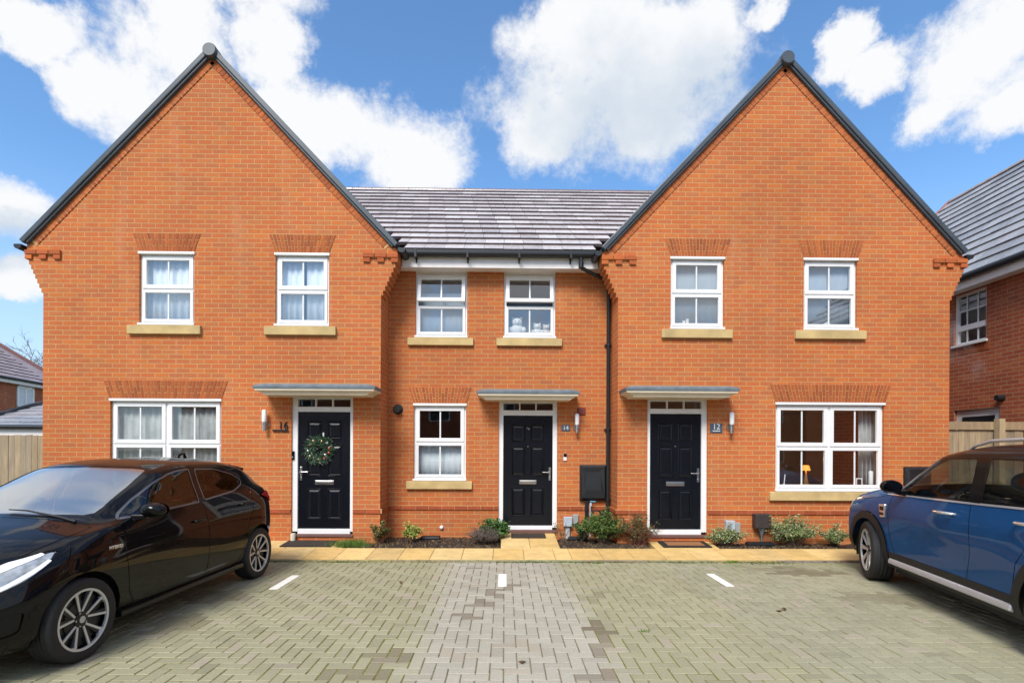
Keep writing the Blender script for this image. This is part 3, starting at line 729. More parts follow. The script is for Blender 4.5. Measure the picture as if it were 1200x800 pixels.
for px, py in ((919,714),(913,716),(470,683),(612,776)):
    p = atZ(px, py, .004); l = MB(); a = random.uniform(0,3); s_ = .03
    V = [(p.x+s_*math.cos(a+q)*(1 if k%2==0 else .5), p.y+s_*math.sin(a+q)*(1 if k%2==0 else .5), .006+random.uniform(0,.018)) for k,q in enumerate([0,.8,1.6,2.6,3.3,4.2,5.2])]
    l.grid(V+[(x,y,z-.002) for x,y,z in V], [tuple(range(7)), tuple(range(13,6,-1))]+[(i,7+i,7+(i+1)%7,(i+1)%7) for i in range(7)])
    o = l.build('dead_leaf', simple('dead leaf', (.10,.05,.02), .8, var=.3, scale=30))
    tag(o, {919:'curled brown leaf lying on the paving, right one of a pair', 913:'curled brown leaf lying on the paving, left one of a pair', 470:'dead brown leaf on the paving nearest the black car',612:'dead brown leaf on the pale paving strip'}[px], 'leaf', 'dead leaves on the paving')
# ------------------------------------------------------------------ cars
def pchip(xs, ys, q):
    xs = np.array(xs, float); ys = np.array(ys, float); o = np.argsort(xs); xs = xs[o]; ys = ys[o]
    h = np.diff(xs); d = np.diff(ys)/h; m = np.zeros(len(xs))
    if len(xs) == 2: m[:] = d[0]
    else:
        for i in range(1, len(xs)-1):
            if d[i-1]*d[i] > 0:
                w1 = 2*h[i]+h[i-1]; w2 = h[i]+2*h[i-1]; m[i] = (w1+w2)/(w1/d[i-1]+w2/d[i])
        m[0] = d[0]; m[-1] = d[-1]
    q = np.clip(np.asarray(q, float), xs[0], xs[-1]); i = np.clip(np.searchsorted(xs, q)-1, 0, len(xs)-2); t = (q-xs[i])/h[i]
    return ys[i]*(2*t**3-3*t**2+1)+h[i]*m[i]*(t**3-2*t**2+t)+ys[i+1]*(-2*t**3+3*t**2)+h[i]*m[i+1]*(t**3-t**2)
def inside(p, poly):
    x, y = p; c = False; n = len(poly); j = n-1
    for i in range(n):
        if (poly[i][1] > y) != (poly[j][1] > y) and x < (poly[j][0]-poly[i][0])*(y-poly[i][1])/(poly[j][1]-poly[i][1])+poly[i][0]: c = not c
        j = i
    return c
def rpoly(poly, r, n=4):                        # round the corners of a polygon
    out = []; k = len(poly)
    for i in range(k):
        p = Vector(poly[i]); a = Vector(poly[i-1])-p; b = Vector(poly[(i+1)%k])-p
        rr = min(r, a.length*.45, b.length*.45); A = p+a.normalized()*rr; B = p+b.normalized()*rr
        for t in [q/n for q in range(n+1)]: out.append(tuple(A*(1-t)**2+p*2*t*(1-t)+B*t*t))
    return out
def inset(poly, d):
    k = len(poly); ar = sum(poly[i][0]*poly[(i+1)%k][1]-poly[(i+1)%k][0]*poly[i][1] for i in range(k)); s = 1 if ar > 0 else -1; out = []
    for i in range(k):
        p = Vector(poly[i]); a = (p-Vector(poly[i-1])).normalized(); b = (Vector(poly[(i+1)%k])-p).normalized()
        n = (Vector((-a.y,a.x))+Vector((-b.y,b.x)))*s; n.normalize(); f = max(.4, n.dot(Vector((-a.y,a.x))*s)); out.append(tuple(p+n*(d/f)))
    return out
def strip_polys(line, w):                       # thin quads along a polyline
    out = []
    for a, b in zip(line, line[1:]):
        a = Vector(a); b = Vector(b); d = (b-a).normalized(); n = Vector((-d.y,d.x))*w/2; e = d*w*.2
        out.append([tuple(a-n-e),tuple(b-n+e),tuple(b+n+e),tuple(a+n-e)])
    return out
class Car:
    def __init__(s, spec):
        s.sp = spec; xf, xr = spec['xf'], spec['xr']; L = spec['lines']
        u = np.linspace(0, 1, spec.get('nx', 170)); u = .5-.5*np.cos(np.pi*u); u = .55*u + .45*np.linspace(0,1,len(u)); xs = xr + (xf-xr)*u
        xs = np.concatenate([xs, xf-np.array([.004,.012,.025,.045,.07]), xr+np.array([.004,.012,.025,.045,.07])]); xs = np.unique(np.round(xs,5))
        Y = np.array([pchip([p[0] for p in l],[p[1] for p in l],xs) for l in L]); Z = np.array([pchip([p[0] for p in l],[p[2] for p in l],xs) for l in L])
        fl, rl = spec['front_len'], spec['rear_len']; pf, pr = spec['front_pow'], spec['rear_pow']
        tf = np.clip((xs-(xf-fl))/fl,0,1); tr = np.clip(((xr+rl)-xs)/rl,0,1)
        plan = ((1-tf**pf[0])**(1/pf[1]))*((1-tr**pr[0])**(1/pr[1]))
        Y = Y*plan
        seg = spec['seg']; cols = []
        for i in range(len(xs)):
            d = np.maximum(np.hypot(np.diff(Y[:,i]+1e-4*np.arange(len(L))), np.diff(Z[:,i])), 1e-3); tt = np.concatenate([[0],np.cumsum(d)])
            q = np.concatenate([np.linspace(tt[k],tt[k+1],seg[k],endpoint=False) for k in range(len(seg))]+[[tt[-1]]])
            cols.append((pchip(tt,Y[:,i],q), pchip(tt,Z[:,i],q)))
        bm = bmesh.new(); G = []
        for i,x in enumerate(xs):
            yy, zz = cols[i]; r_ = []
            for y, z in zip(yy, zz):
                xx = x
                if tf[i] > 0: xx = x - spec['nose'](z)*tf[i]**2
                if tr[i] > 0: xx = x + spec['tail'](z)*tr[i]**2
                r_.append(bm.verts.new((xx, max(0,float(y)), float(z))))
            r_[-1].co.y = 0; G.append(r_)
        for i in range(len(xs)-1):
            for k in range(len(G[0])-1):
                try: bm.faces.new((G[i][k],G[i+1][k],G[i+1][k+1],G[i][k+1]))
                except ValueError: pass
        bmesh.ops.remove_doubles(bm, verts=bm.verts, dist=3e-5); bmesh.ops.dissolve_degenerate(bm, edges=bm.edges, dist=1e-5)
        s.bm = bm
    def cut(s, poly, proj, flt=None):
        bm = s.bm; A, B = (0,2) if proj == 'y' else ((0,1) if proj == 'z' else (1,2))
        for i in range(len(poly)):
            p, q = poly[i], poly[(i+1)%len(poly)]
            if math.hypot(p[0]-q[0],p[1]-q[1]) < 1e-5: continue
            a0,a1 = min(p[0],q[0])-1e-3, max(p[0],q[0])+1e-3; b0,b1 = min(p[1],q[1])-1e-3, max(p[1],q[1])+1e-3; fs = []
            nx, nb = q[1]-p[1], p[0]-q[0]; ln = math.hypot(nx,nb); nx/=ln; nb/=ln
            for f in bm.faces:
                va = [v.co[A] for v in f.verts]; vb = [v.co[B] for v in f.verts]
                if max(va) < a0 or min(va) > a1 or max(vb) < b0 or min(vb) > b1: continue
                sd = [nx*(x-p[0])+nb*(y-p[1]) for x,y in zip(va,vb)]
                if min(sd) > -1e-5 or max(sd) < 1e-5: continue
                if flt and not flt(f): continue
                fs.append(f)
            if not fs: continue
            ge = set(fs); 
            for f in fs: ge.update(f.edges); ge.update(f.verts)
            no = [0,0,0]; no[A] = nx; no[B] = nb; co = [0,0,0]; co[A] = p[0]; co[B] = p[1]
            bmesh.ops.bisect_plane(bm, geom=list(ge), plane_co=co, plane_no=no, dist=2e-5)
    def finish(s, regions, root, mats, labels=None):
        """regions: (part, polygon, projection, face filter, material, inward offset); first match wins"""
        bm = s.bm
        bmesh.ops.recalc_face_normals(bm, faces=bm.faces); bm.normal_update()
        if sum(f.normal.y*f.calc_area() for f in bm.faces) < 0: bmesh.ops.reverse_faces(bm, faces=bm.faces); bm.normal_update()
        for r_ in regions: s.cut(r_[1], r_[2], r_[3]); bm.normal_update()
        bmesh.ops.recalc_face_normals(bm, faces=bm.faces); bm.normal_update()
        cent = sum((f.normal.y*f.calc_area() for f in bm.faces))
        if cent < 0: bmesh.ops.reverse_faces(bm, faces=bm.faces)
        bm.normal_update(); bm.verts.ensure_lookup_table()
        vn = {}
        for v in bm.verts:
            n = v.normal.copy()
            if abs(v.co.y) < 1e-4: n.y = 0; n.normalize() if n.length > 0 else None
            vn[v] = n
        parts = {}
        for f in bm.faces:
            c = f.calc_center_median(); key = ('body', 0, 0.0)
            for nm, poly, proj, flt, mi, off in regions:
                p = (c.x,c.z) if proj == 'y' else ((c.x,c.y) if proj == 'z' else (c.y,c.z))
                if (flt is None or flt(f)) and inside(p, poly): key = (nm, mi, off); break
            parts.setdefault(key[0], []).append((f, key[1], key[2]))
        out = {}
        for nm, fl in parts.items():
            if nm is None: continue
            two = nm in s.sp['pairs']
            for sides in (((1,),(-1,)) if two else ((1,-1),)):
                V = []; N_ = []; Fs = []; Mi = []; idx = {}
                for sd in sides:
                    for f, mi, off in fl:
                        ids = []
                        for v in f.verts:
                            ky = (v, sd if abs(v.co.y) > 1e-4 else 0, off)
                            if ky not in idx:
                                n = vn[v]; p = v.co - n*off; idx[ky] = len(V); V.append((p.x,p.y*sd,p.z)); N_.append((n.x,n.y*sd,n.z))
                            ids.append(idx[ky])
                        if sd < 0: ids.reverse()
                        Fs.append(ids); Mi.append(mi)
                me = bpy.data.meshes.new(nm); me.from_pydata(V,[],Fs); ml = sorted(set(Mi))
                for i in ml: me.materials.append(mats[i])
                me.polygons.foreach_set('material_index',[ml.index(i) for i in Mi]); me.polygons.foreach_set('use_smooth',[True]*len(Fs)); me.update(); me.normals_split_custom_set_from_vertices(N_)
                o = bpy.data.objects.new(nm, me); COL.objects.link(o); o.parent = root; out.setdefault(nm, []).append(o)
        bm.free(); return out
def lens_poly(cx, cz, r, n=28): return [(cx+r*math.cos(2*math.pi*i/n), cz+r*math.sin(2*math.pi*i/n)) for i in range(n)]
def car_paint(name, col, rough=.22, flake=0.0, wet=0.0, coat=1.0, spec=.5):
    t = NT(name); nz = t.noise(t.obj(), 3, 3); t.set(Base_Color=t.ramp(nz,[(.3,tuple(c*.9 for c in col)),(.7,tuple(c*1.1 for c in col))]), Roughness=rough, Coat_Weight=coat, Coat_Roughness=.03, Metallic=flake, Specular_IOR_Level=spec)
    if wet:
        vo = t.add('ShaderNodeTexVoronoi'); vo.inputs['Scale'].default_value = 95; t.link(t.obj(), vo.inputs['Vector'])
        bead = t.ramp(vo.outputs['Distance'], [(.0,(1,1,1)),(.26,(0,0,0))]); gate = t.ramp(t.noise(t.obj(), 60, 2),[(.5,(0,0,0)),(.62,(1,1,1))])
        g = t.add('ShaderNodeNewGeometry'); sx = t.add('ShaderNodeSeparateXYZ'); t.link(g.outputs['Normal'], sx.inputs[0]); up = t.math('GREATER_THAN', sx.outputs[2], .35)
        h = t.math('MULTIPLY', t.math('MULTIPLY', bead, gate), up)
        b = t.add('ShaderNodeBump'); b.inputs['Strength'].default_value = wet; b.inputs['Distance'].default_value = .004; t.link(h, b.inputs['Height']); t.link(b.outputs[0], t.bsdf.inputs['Normal']); t.link(b.outputs[0], t.bsdf.inputs['Coat Normal'])
    return t.mat
M['black_paint'] = car_paint('black car paint', (.0035,.0035,.0045), .35, 0, .35, .55, .03)
M['blue_paint'] = car_paint('blue car paint', (.004,.066,.195), .38, .05, 0, .32, .1)
M['black_gloss'] = simple('black gloss trim', (.005,.005,.006), .16, var=.05, spec=.3)
M['cladding'] = simple('grained black cladding', (.011,.011,.012), .6, var=.15, bump=.1)
M['gap'] = simple('shut line shadow gap', (.002,.002,.002), .9)
M['rubber'] = simple('tyre rubber', (.016,.016,.017), .75, var=.2, scale=20, bump=.1)
M['alloy'] = simple('machined alloy', (.60,.60,.61), .32, .45, var=.05)
M['alloy_dark'] = simple('dark painted alloy', (.012,.012,.014), .35, .2)
M['chrome'] = simple('chrome', (.70,.70,.71), .16, .6, var=.02)
M['dark_chrome'] = simple('dark chrome', (.16,.16,.17), .2, .5, var=.05)
M['mirror'] = simple('mirror silvering', (.30,.34,.38), .06, 1.0, var=.05)
M['satin'] = simple('satin silver', (.50,.50,.51), .38, .35, var=.04)
M['lamp_clear'] = simple('headlamp lens', (.30,.33,.36), .10, .2, var=.6, scale=11, coat=1.0)
M['lamp_white'] = simple('lamp light guide', (.85,.87,.88), .2, var=.05, coat=1.0)
M['lamp_red'] = simple('red lamp lens', (.45,.02,.012), .1, var=.3, scale=9, coat=1.0)
M['windscreen'] = glass_mat('windscreen glass', .52, (.66,.70,.68), rough=.22, gcol=(1.0,.985,.94)); M['car_glass'] = glass_mat('car side glass', .02, (.84,.89,.89), ior=1.22); M['privacy'] = glass_mat('privacy glass', .03, (.10,.10,.11), ior=1.35); M['car_glass_dark'] = glass_mat('car side glass dim', .05, (.34,.37,.38), ior=1.35)
M['cabin'] = simple('dark cabin trim', (.02,.02,.022), .8, var=.2)
def wheel(root, x, y, side, r, rim, w, style, steer=0.0):
    wh = thing('wheel', None, None, (x, y, r), R(steer)); wh.parent = root
    hw = w/2; s = side
    t = MB(); prof = [(rim,-hw*.85),(rim+.012,-hw*.97),(r*.90,-hw),(r*.965,-hw*.93),(r*.99,-hw*.80),(r,-hw*.55)]
    for i in range(4): yy = -hw*.5+i*hw*.33; prof += [(r,yy),(r-.007,yy+.006),(r-.007,yy+.014),(r,yy+.02)]
    prof += [(r,hw*.55),(r*.99,hw*.80),(r*.965,hw*.93),(r*.90,hw),(rim+.012,hw*.97),(rim,hw*.85)]
    t.lathe(prof, (0,0,0), 'y', 56, caps=False); t.build('tyre', M['rubber'], wh, local=True, smooth=True, angle=50)
    b = MB(); b.lathe([(rim,-hw*.85),(rim-.012,-hw*.3),(rim-.02,hw*.5*1)] if s > 0 else [(rim-.02,-hw*.5),(rim-.012,hw*.3),(rim,hw*.85)], (0,0,0), 'y', 48)
    
    yo = s*hw*.28; b.lathe([(.0,yo-.002*s),(rim-.005,yo)], (0,0,0), 'y', 48, caps=False); b.build('rim_barrel', M['alloy_dark'], wh, local=True, smooth=True, angle=40)
    d = MB(); d.lathe([(.05,yo+.02*s),(.14,yo+.022*s),(.14,yo+.03*s),(.05,yo+.03*s),(.05,yo+.02*s)], (0,0,0), 'y', 32, caps=False); d.build('brake_disc', M['cladding'], wh, local=True)
    f = MB(); e = s*hw*.93; q = MB()
    lip = [(rim-.012,e-.016*s),(rim-.012,e),(rim+.006,e+.002*s),(rim+.006,e-.016*s)]; f.lathe(lip+lip[:1], (0,0,0), 'y', 56, caps=False)
    def spoke(a0, a1, w0, w1, mb, y0, y1, r0=.045, r1=None, th=.022):
        r1 = r1 or rim-.01; A = Vector((r0*math.cos(a0),0,r0*math.sin(a0))); B = Vector((r1*math.cos(a1),0,r1*math.sin(a1))); dd = (B-A).normalized(); n = Vector((-dd.z,0,dd.x))
        V = []
        for P_, w_, yy in ((A,w0,y0),(B,w1,y1)):
            for sg, dy in ((-1,0),(1,0),(1,-th*s),(-1,-th*s)):
                V.append(P_+n*w_*sg*(1 if dy == 0 else 1.25)+Vector((0,yy+dy,0)))
        mb.grid(V,[(0,1,5,4),(1,2,6,5),(2,3,7,6),(3,0,4,7),(0,3,2,1),(4,5,6,7)])
    c0 = e-.028*s
    if style == 'ten':
        for i in range(5):
            a = 2*math.pi*i/5+.35
            for sg in (-1,1):
                spoke(a+sg*.14, a+sg*.33, .008, .009, f, c0, e-.006*s, r0=.05); spoke(a+sg*.10, a+sg*.27, .012, .024, q, c0-.006*s, e-.016*s, r0=.04)
            spoke(a-.40, a-.10, .004,.006, f, e-.009*s, e-.006*s, r0=rim*.90, r1=rim-.004)
    else:
        for i in range(9):
            a = 2*math.pi*i/9; spoke(a, a, .012, .020, f, c0, e-.004*s); spoke(a, a, .022, .03, q, c0-.01*s, e-.016*s)
    f.build('spokes', M['alloy'], wh, local=True, bevel=.002); q.build('spoke_backs', M['alloy_dark'], wh, local=True)
    h = MB(); h.lathe([(.062,c0-.02*s),(.058,c0+.004*s),(.040,c0+.010*s),(.0,c0+.010*s)] if s > 0 else [(.0,c0+.010*s),(.040,c0+.010*s),(.058,c0+.004*s),(.062,c0-.02*s)], (0,0,0), 'y', 24)
    h.build('hub', M['alloy_dark'], wh, local=True, smooth=True, angle=40)
    n = MB()
    for i in range(5): a = 2*math.pi*i/5; n.lathe([(.009,-.01),(.009,.012*1)], (.046*math.cos(a), c0-.004*s, .046*math.sin(a)), 'y', 6)
    c_ = MB(); c_.lathe([(.0,.0),(.026,.0),(.026,.003),(.0,.003)], (0,c0+s*.010,0), 'y', 20); n.build('wheel_nuts', M['satin'], wh, local=True); c_.build('centre_cap', M['satin'], wh, local=True)
    return wh
def blob_mesh(name, pts, mat, parent, sub=2):      # smooth lump from a few rings: list of (centre, ry, rz) along x, or explicit
    me = bpy.data.meshes.new(name); V = []; n = 10; Fs = []
    for (cx,cy,cz,ra,rb,ax) in pts:
        for i in range(n):
            a = 2*math.pi*i/n
            V.append((cx,cy+ra*math.cos(a),cz+rb*math.sin(a)) if ax == 'x' else (cx+ra*math.cos(a),cy,cz+rb*math.sin(a)))
    for k in range(len(pts)-1):
        for i in range(n): j = (i+1)%n; Fs.append((k*n+i,k*n+j,(k+1)*n+j,(k+1)*n+i))
    Fs += [tuple(range(n-1,-1,-1)), tuple(range((len(pts)-1)*n,len(pts)*n))]
    me.from_pydata(V,[],Fs); me.materials.append(mat); me.polygons.foreach_set('use_smooth',[True]*len(Fs)); bm = bmesh.new(); bm.from_mesh(me); bmesh.ops.recalc_face_normals(bm, faces=bm.faces); bm.to_mesh(me); bm.free()
    o = bpy.data.objects.new(name, me); COL.objects.link(o); o.parent = parent; m_ = o.modifiers.new('s','SUBSURF'); m_.levels = sub; m_.render_levels = sub; return o
def cabin(root, xa, xf, zb, zs, hw, dash):
    c = MB(); c.box(xa,xf,-hw,hw,.16,zb-.35); c.box(dash-.02,xf,-hw,hw,zb-.35,zb-.06)
    c.build('cabin_floor', M['cabin'], root, local=True)
    for x in (dash-.75, dash-1.65):
        for y in (-.36,.36):
            st = blob_mesh('seat', [(x+.25,y,zs-.05,.22,.07,'x'),(x+.2,y,zs,.24,.10,'x'),(x-.15,y,zs,.24,.10,'x'),(x-.25,y,zs+.02,.22,.08,'x')], M['cabin'], root)
            for p in ([(x-.28,y,zs+.22,.23,.30,'x'),(x-.20,y,zs+.22,.21,.27,'x')],[(x-.34,y,zs+.60,.13,.10,'x'),(x-.26,y,zs+.60,.12,.09,'x')]):
                o = blob_mesh('backrest' if p[0][2] < zs+.4 else 'headrest', [(p[0][0]-.03,p[0][1],p[0][2],p[0][3]*.8,p[0][4]*.8,'x')]+p+[(p[1][0]+.03,p[1][1],p[1][2],p[1][3]*.8,p[1][4]*.8,'x')], M['cabin'], st); o.location = (0,0,0)
    w_ = MB(); cx, cz = dash-.22, zb-.02; pts = [(cx-.05*math.sin(a),-.36+.18*math.cos(a),cz+.17*math.sin(a)) for a in [2*math.pi*i/24 for i in range(25)]]
    w_.tube(pts,.015,8,caps=False); w_.box(cx-.01,cx+.02,-.52,-.20,cz-.02,cz+.02); w_.build('steering_wheel', M['cabin'], root, local=True, smooth=True)
def arch_liner(root, xs, r, hw, depth, mat):
    for x in xs:
        for s in (-1,1):
            m_ = MB(); n = 20; V = []
            for i in range(n+1):
                a = math.pi*i/n*1.16-.25; V += [(x+r*math.cos(a), s*hw, .31+r*math.sin(a)), (x+r*math.cos(a), s*(hw-depth), .31+r*math.sin(a))]
            m_.grid(V,[(2*i,2*i+1,2*i+3,2*i+2) for i in range(n)]); m_.grid([(x,s*(hw-depth),.31)]+[V[2*i+1] for i in range(n+1)],[(0,i+1,i+2) for i in range(n)])
            m_.build('wheel_arch_liner', mat, root, local=True)
def door_mirror(root, x, y, z, s, paint, cap, w=.13, h=.085, rounded=False):
    o = blob_mesh('door_mirror', [(x-.055,y+s*.12,z,w*.8,h*.75,'xx'),(x-.02,y+s*.12,z,w*.95,h*.95,'xx')], paint, root, 0) if False else None
    me_pts = [(x+.085,y+s*.13,z+.005,w*.30,h*.35,'x'),(x+.065,y+s*.13,z+.005,w*.70,h*.72,'x'),(x+.01,y+s*.13,z,w*.98,h*.98,'x'),(x-.05,y+s*.13,z,w,h,'x')]
    mi = blob_mesh('door_mirror', me_pts, cap, root)
    g = MB(); n = 20; V = [(x-.058,y+s*.13+w*.86*math.cos(2*math.pi*i/n),z+h*.84*math.sin(2*math.pi*i/n)) for i in range(n)]; g.grid(V,[tuple(range(n-1,-1,-1))]); g.build('mirror_glass', M['mirror'], mi, local=True)
    a = MB(); a.hexa([(x-.03,y-s*.03,z-.10),(x+.07,y-s*.03,z-.10),(x+.05,y+s*.09,z-.075),(x-.02,y+s*.09,z-.075),(x-.03,y-s*.03,z-.03),(x+.06,y-s*.03,z-.03),(x+.045,y+s*.09,z-.03),(x-.02,y+s*.09,z-.03)])
    a.build('mirror_arm', M['black_gloss'], mi, local=True, bevel=.012)
    return mi
side = lambda f: f.normal.y > .25 or True

# ---------------- black hatchback
pa = atZ(97,772.5,0); pb = atZ(305.5,676.5,0)
front_dir = Vector((pa.x-pb.x, pa.y-pb.y, 0)); ang = math.atan2(front_dir.y, front_dir.x); front_dir.normalize(); left = Vector((-front_dir.y, front_dir.x, 0))
mid = Vector((-3.934,5.292,0)); ang = -1.6157
bc = thing('parked_car', 'black five door hatchback parked nose towards the street on the left', 'car', (mid.x, mid.y, 0), ang)
WB = 1.28; TR = .308
lines = [
 [(-1.9,.66,.34),(-1.6,.74,.27),(-.9,.79,.20),(0,.80,.19),(.9,.79,.20),(1.7,.76,.22),(2.08,.74,.23)],
 [(-1.9,.70,.48),(-1.6,.80,.44),(-1.28,.850,.40),(-.7,.838,.33),(0,.832,.31),(.7,.838,.32),(1.28,.850,.36),(1.75,.84,.36),(2.08,.83,.36)],
 [(-1.9,.72,.66),(-1.6,.83,.66),(-1.28,.872,.62),(-.6,.853,.56),(0,.848,.54),(.6,.853,.55),(1.28,.868,.60),(1.75,.835,.54),(2.08,.82,.50)],
 [(-1.9,.72,.84),(-1.6,.82,.86),(-1.28,.862,.84),(-.6,.848,.78),(0,.846,.765),(.6,.848,.765),(1.28,.856,.77),(1.75,.80,.68),(2.08,.74,.61)],
 [(-1.9,.64,.99),(-1.6,.735,1.08),(-1.2,.775,1.085),(-.6,.790,1.045),(0,.793,1.010),(.6,.790,.985),(.95,.785,.960),(1.28,.775,.895),(1.75,.70,.765),(2.08,.62,.665)],
 [(-1.9,.60,1.02),(-1.6,.655,1.135),(-1.2,.69,1.225),(-.6,.705,1.22),(0,.715,1.20),(.4,.715,1.15),(.75,.715,1.04),(.95,.70,.975),(1.28,.66,.930),(1.75,.58,.81),(2.08,.50,.69)],
 [(-1.9,.54,1.05),(-1.6,.58,1.19),(-1.40,.585,1.30),(-1.2,.600,1.362),(-.6,.610,1.418),(-.2,.610,1.415),(.15,.605,1.375),(.5,.61,1.245),(.75,.615,1.125),(.95,.585,1.01),(1.28,.50,.958),(1.75,.44,.84),(2.08,.38,.705)],
 [(-1.9,.30,1.075),(-1.6,.33,1.22),(-1.40,.34,1.35),(-1.2,.35,1.425),(-.6,.36,1.477),(-.2,.36,1.472),(.15,.355,1.43),(.5,.35,1.295),(.75,.345,1.165),(.97,.33,1.045),(1.28,.26,.982),(1.75,.22,.862),(2.08,.19,.718)],
 [(-1.9,0,1.085),(-1.6,0,1.235),(-1.40,0,1.37),(-1.2,0,1.445),(-.6,0,1.495),(-.2,0,1.49),(.15,0,1.448),(.5,0,1.315),(.75,0,1.185),(.99,0,1.058),(1.28,0,.99),(1.75,0,.868),(2.08,0,.722)]]
spec = dict(xf=2.10, xr=-1.88, lines=lines, seg=[4,6,6,6,6,6,5,5], front_len=.62, rear_len=.34, front_pow=(2.6,2.0), rear_pow=(2.6,2.2), pairs={'front_window_trim','rear_window_trim','pillar_trim','lamp_seal','quarter_window_trim','front_arch_trim','rear_arch_trim','sill_cladding','greenhouse_trim','belt_strip','front_door','rear_door','front_window','rear_window','headlamp','tail_lamp','light_guide','fog_surround','quarter_trim'},
   nose=lambda z: .0+.30*max(0,z-.52)**1.3*2.2 + .10*max(0,.30-z), tail=lambda z: .02+.28*max(0,z-.80)+.35*max(0,.40-z))
car = Car(spec); up = lambda f: f.normal.z > .25; upw = lambda f: f.calc_center_median().z > .90 and f.normal.z > .02; sd = lambda f: f.calc_center_median().y > .28
TOPW = [(1.005,-.08),(1.005,.15),(.985,.33),(.935,.53),(.885,.60),(.80,.622),(.52,.604),(.22,.556),(.19,.51),(.225,.33),(.24,.15),(.245,-.08)]
FW = rpoly([(.84,.995),(.79,1.045),(.60,1.150),(.30,1.282),(.08,1.352),(-.04,1.375),(-.235,1.390),(-.20,1.035),(.40,1.010)], .025)
RW_ = rpoly([(-.31,1.385),(-.66,1.372),(-.98,1.305),(-1.13,1.225),(-1.09,1.165),(-.86,1.098),(-.275,1.045)], .05)
FD = [(.80,.945),(.84,.80),(.80,.42),(.74,.275),(-.37,.275),(-.40,.60),(-.385,1.0),(-.36,1.41),(-.42,1.41),(-.415,.6),(-.385,.26),(.75,.26),(.815,.41),(.855,.80),(.815,.95)]
def gapline(line, w=.007): return [('body', q, 'y', sd, 2, .006) for q in strip_polys(line, w)]
hood_l = [('body', q, 'z', lambda f: f.calc_center_median().z > .60 and f.normal.z > .02, 2, .005) for q in strip_polys([(1.90,.60),(1.70,.655),(1.45,.690),(1.22,.708),(1.05,.70),(1.02,.64),(1.045,.45),(1.06,.2),(1.065,0)], .007)]
regs = [(None, lens_poly(WB,.31,.352), 'y', sd, 0, 0), (None, lens_poly(-WB,.31,.352), 'y', sd, 0, 0)]
regs += [('windscreen', inset(TOPW[1:-1][0:0] or TOPW, .028), 'z', upw, 3, .004), ('windscreen_surround', TOPW, 'z', upw, 1, .002)]
regs += [('front_window', inset(FW,.016), 'y', sd, 4, .008), ('front_window_trim', FW, 'y', sd, 10, .003), ('rear_window', inset(RW_,.016), 'y', sd, 5, .008), ('rear_window_trim', RW_, 'y', sd, 10, .003)]
regs += [('pillar_trim', [(-.23,1.39),(-.315,1.39),(-.28,1.04),(-.195,1.03)], 'y', sd, 1, .002)]
hlf = lambda f: f.calc_center_median().y > .46
HLP = rpoly([(2.02,.610),(1.86,.600),(1.66,.690),(1.50,.790),(1.42,.845),(1.45,.858),(1.60,.832),(1.80,.775),(2.02,.700)], .02)
regs += [('light_guide', rpoly([(2.02,.625),(1.86,.615),(1.67,.705),(1.50,.795),(1.51,.806),(1.69,.722),(1.86,.634),(2.02,.642)],.006), 'y', hlf, 7, -.002), ('light_guide', rpoly([(2.02,.672),(1.84,.715),(1.66,.785),(1.50,.835),(1.50,.848),(1.66,.812),(1.84,.745),(2.02,.692)],.006), 'y', hlf, 7, -.002), ('headlamp', inset(HLP,.012), 'y', hlf, 6, .001), ('lamp_seal', HLP, 'y', hlf, 1, .004)]
TLP = rpoly([(-1.38,1.010),(-1.58,1.050),(-1.92,1.01),(-1.92,.88),(-1.66,.91),(-1.54,.955)], .02)
regs += [('tail_lamp', TLP, 'y', hlf, 8, -.022)]
regs += gapline([(.845,.96),(.875,.80),(.84,.42),(.77,.285),(.70,.272),(-.20,.272),(-.25,.40),(-.275,.65),(-.24,1.035)])
regs += gapline([(-.25,.40),(-.26,.272),(-.78,.272),(-.90,.36),(-.965,.55),(-1.02,.72),(-1.12,.86),(-1.18,1.0),(-1.19,1.12)])
regs += gapline([(1.34,.86),(1.44,.74),(1.60,.62)],.005) + hood_l
regs += [('front_door', [(.845,.96),(.875,.80),(.84,.42),(.77,.285),(.70,.272),(-.20,.272),(-.25,.40),(-.275,.65),(-.24,1.035),(.40,1.008)], 'y', sd, 0, 0), ('rear_door', [(-.24,1.045),(-.275,.65),(-.25,.40),(-.26,.272),(-.78,.272),(-.90,.36),(-.965,.55),(-1.02,.72),(-1.12,.86),(-1.18,1.0),(-1.16,1.14),(-.86,1.095)], 'y', sd, 0, 0)]
nosef = lambda f: f.calc_center_median().x > 1.6
regs += [('grille', rpoly([(-.02,.30),(.42,.30),(.58,.36),(.46,.56),(-.02,.60)],.03), 'x', nosef, 9, .012), ('fog_surround', rpoly([(.62,.30),(.80,.36),(.81,.50),(.70,.50),(.60,.40)],.03), 'x', nosef, 1, .014)]
pt_ = car.finish(regs, bc, [M['black_paint'], M['black_gloss'], M['gap'], M['windscreen'], M['car_glass_dark'], M['privacy'], M['lamp_clear'], M['lamp_white'], M['lamp_red'], M['cladding'], M['dark_chrome']])
arch_liner(bc, (WB,-WB), .35, .80, .28, M['gap'])
for x in (WB,-WB):
    for s in (1,-1): wheel(bc, x, s*.762, s, TR, .222, .195, 'ten', 0)
cabin(bc, -1.3, .98, 1.0, .56, .70, .72)
for i, o in enumerate(pt_['front_door']):
    s = 1 if i == 0 else -1
    h = MB(); h.tube([(-.21,s*.840,.865),(-.18,s*.866,.870),(-.05,s*.868,.866),(-.02,s*.845,.862)],[.010,.013,.013,.010],8); h.build('handle', M['black_paint'], o, local=True, smooth=True)
    door_mirror(o, .66, s*.79, 1.055, s, M['black_paint'], M['black_paint'], .125, .072)
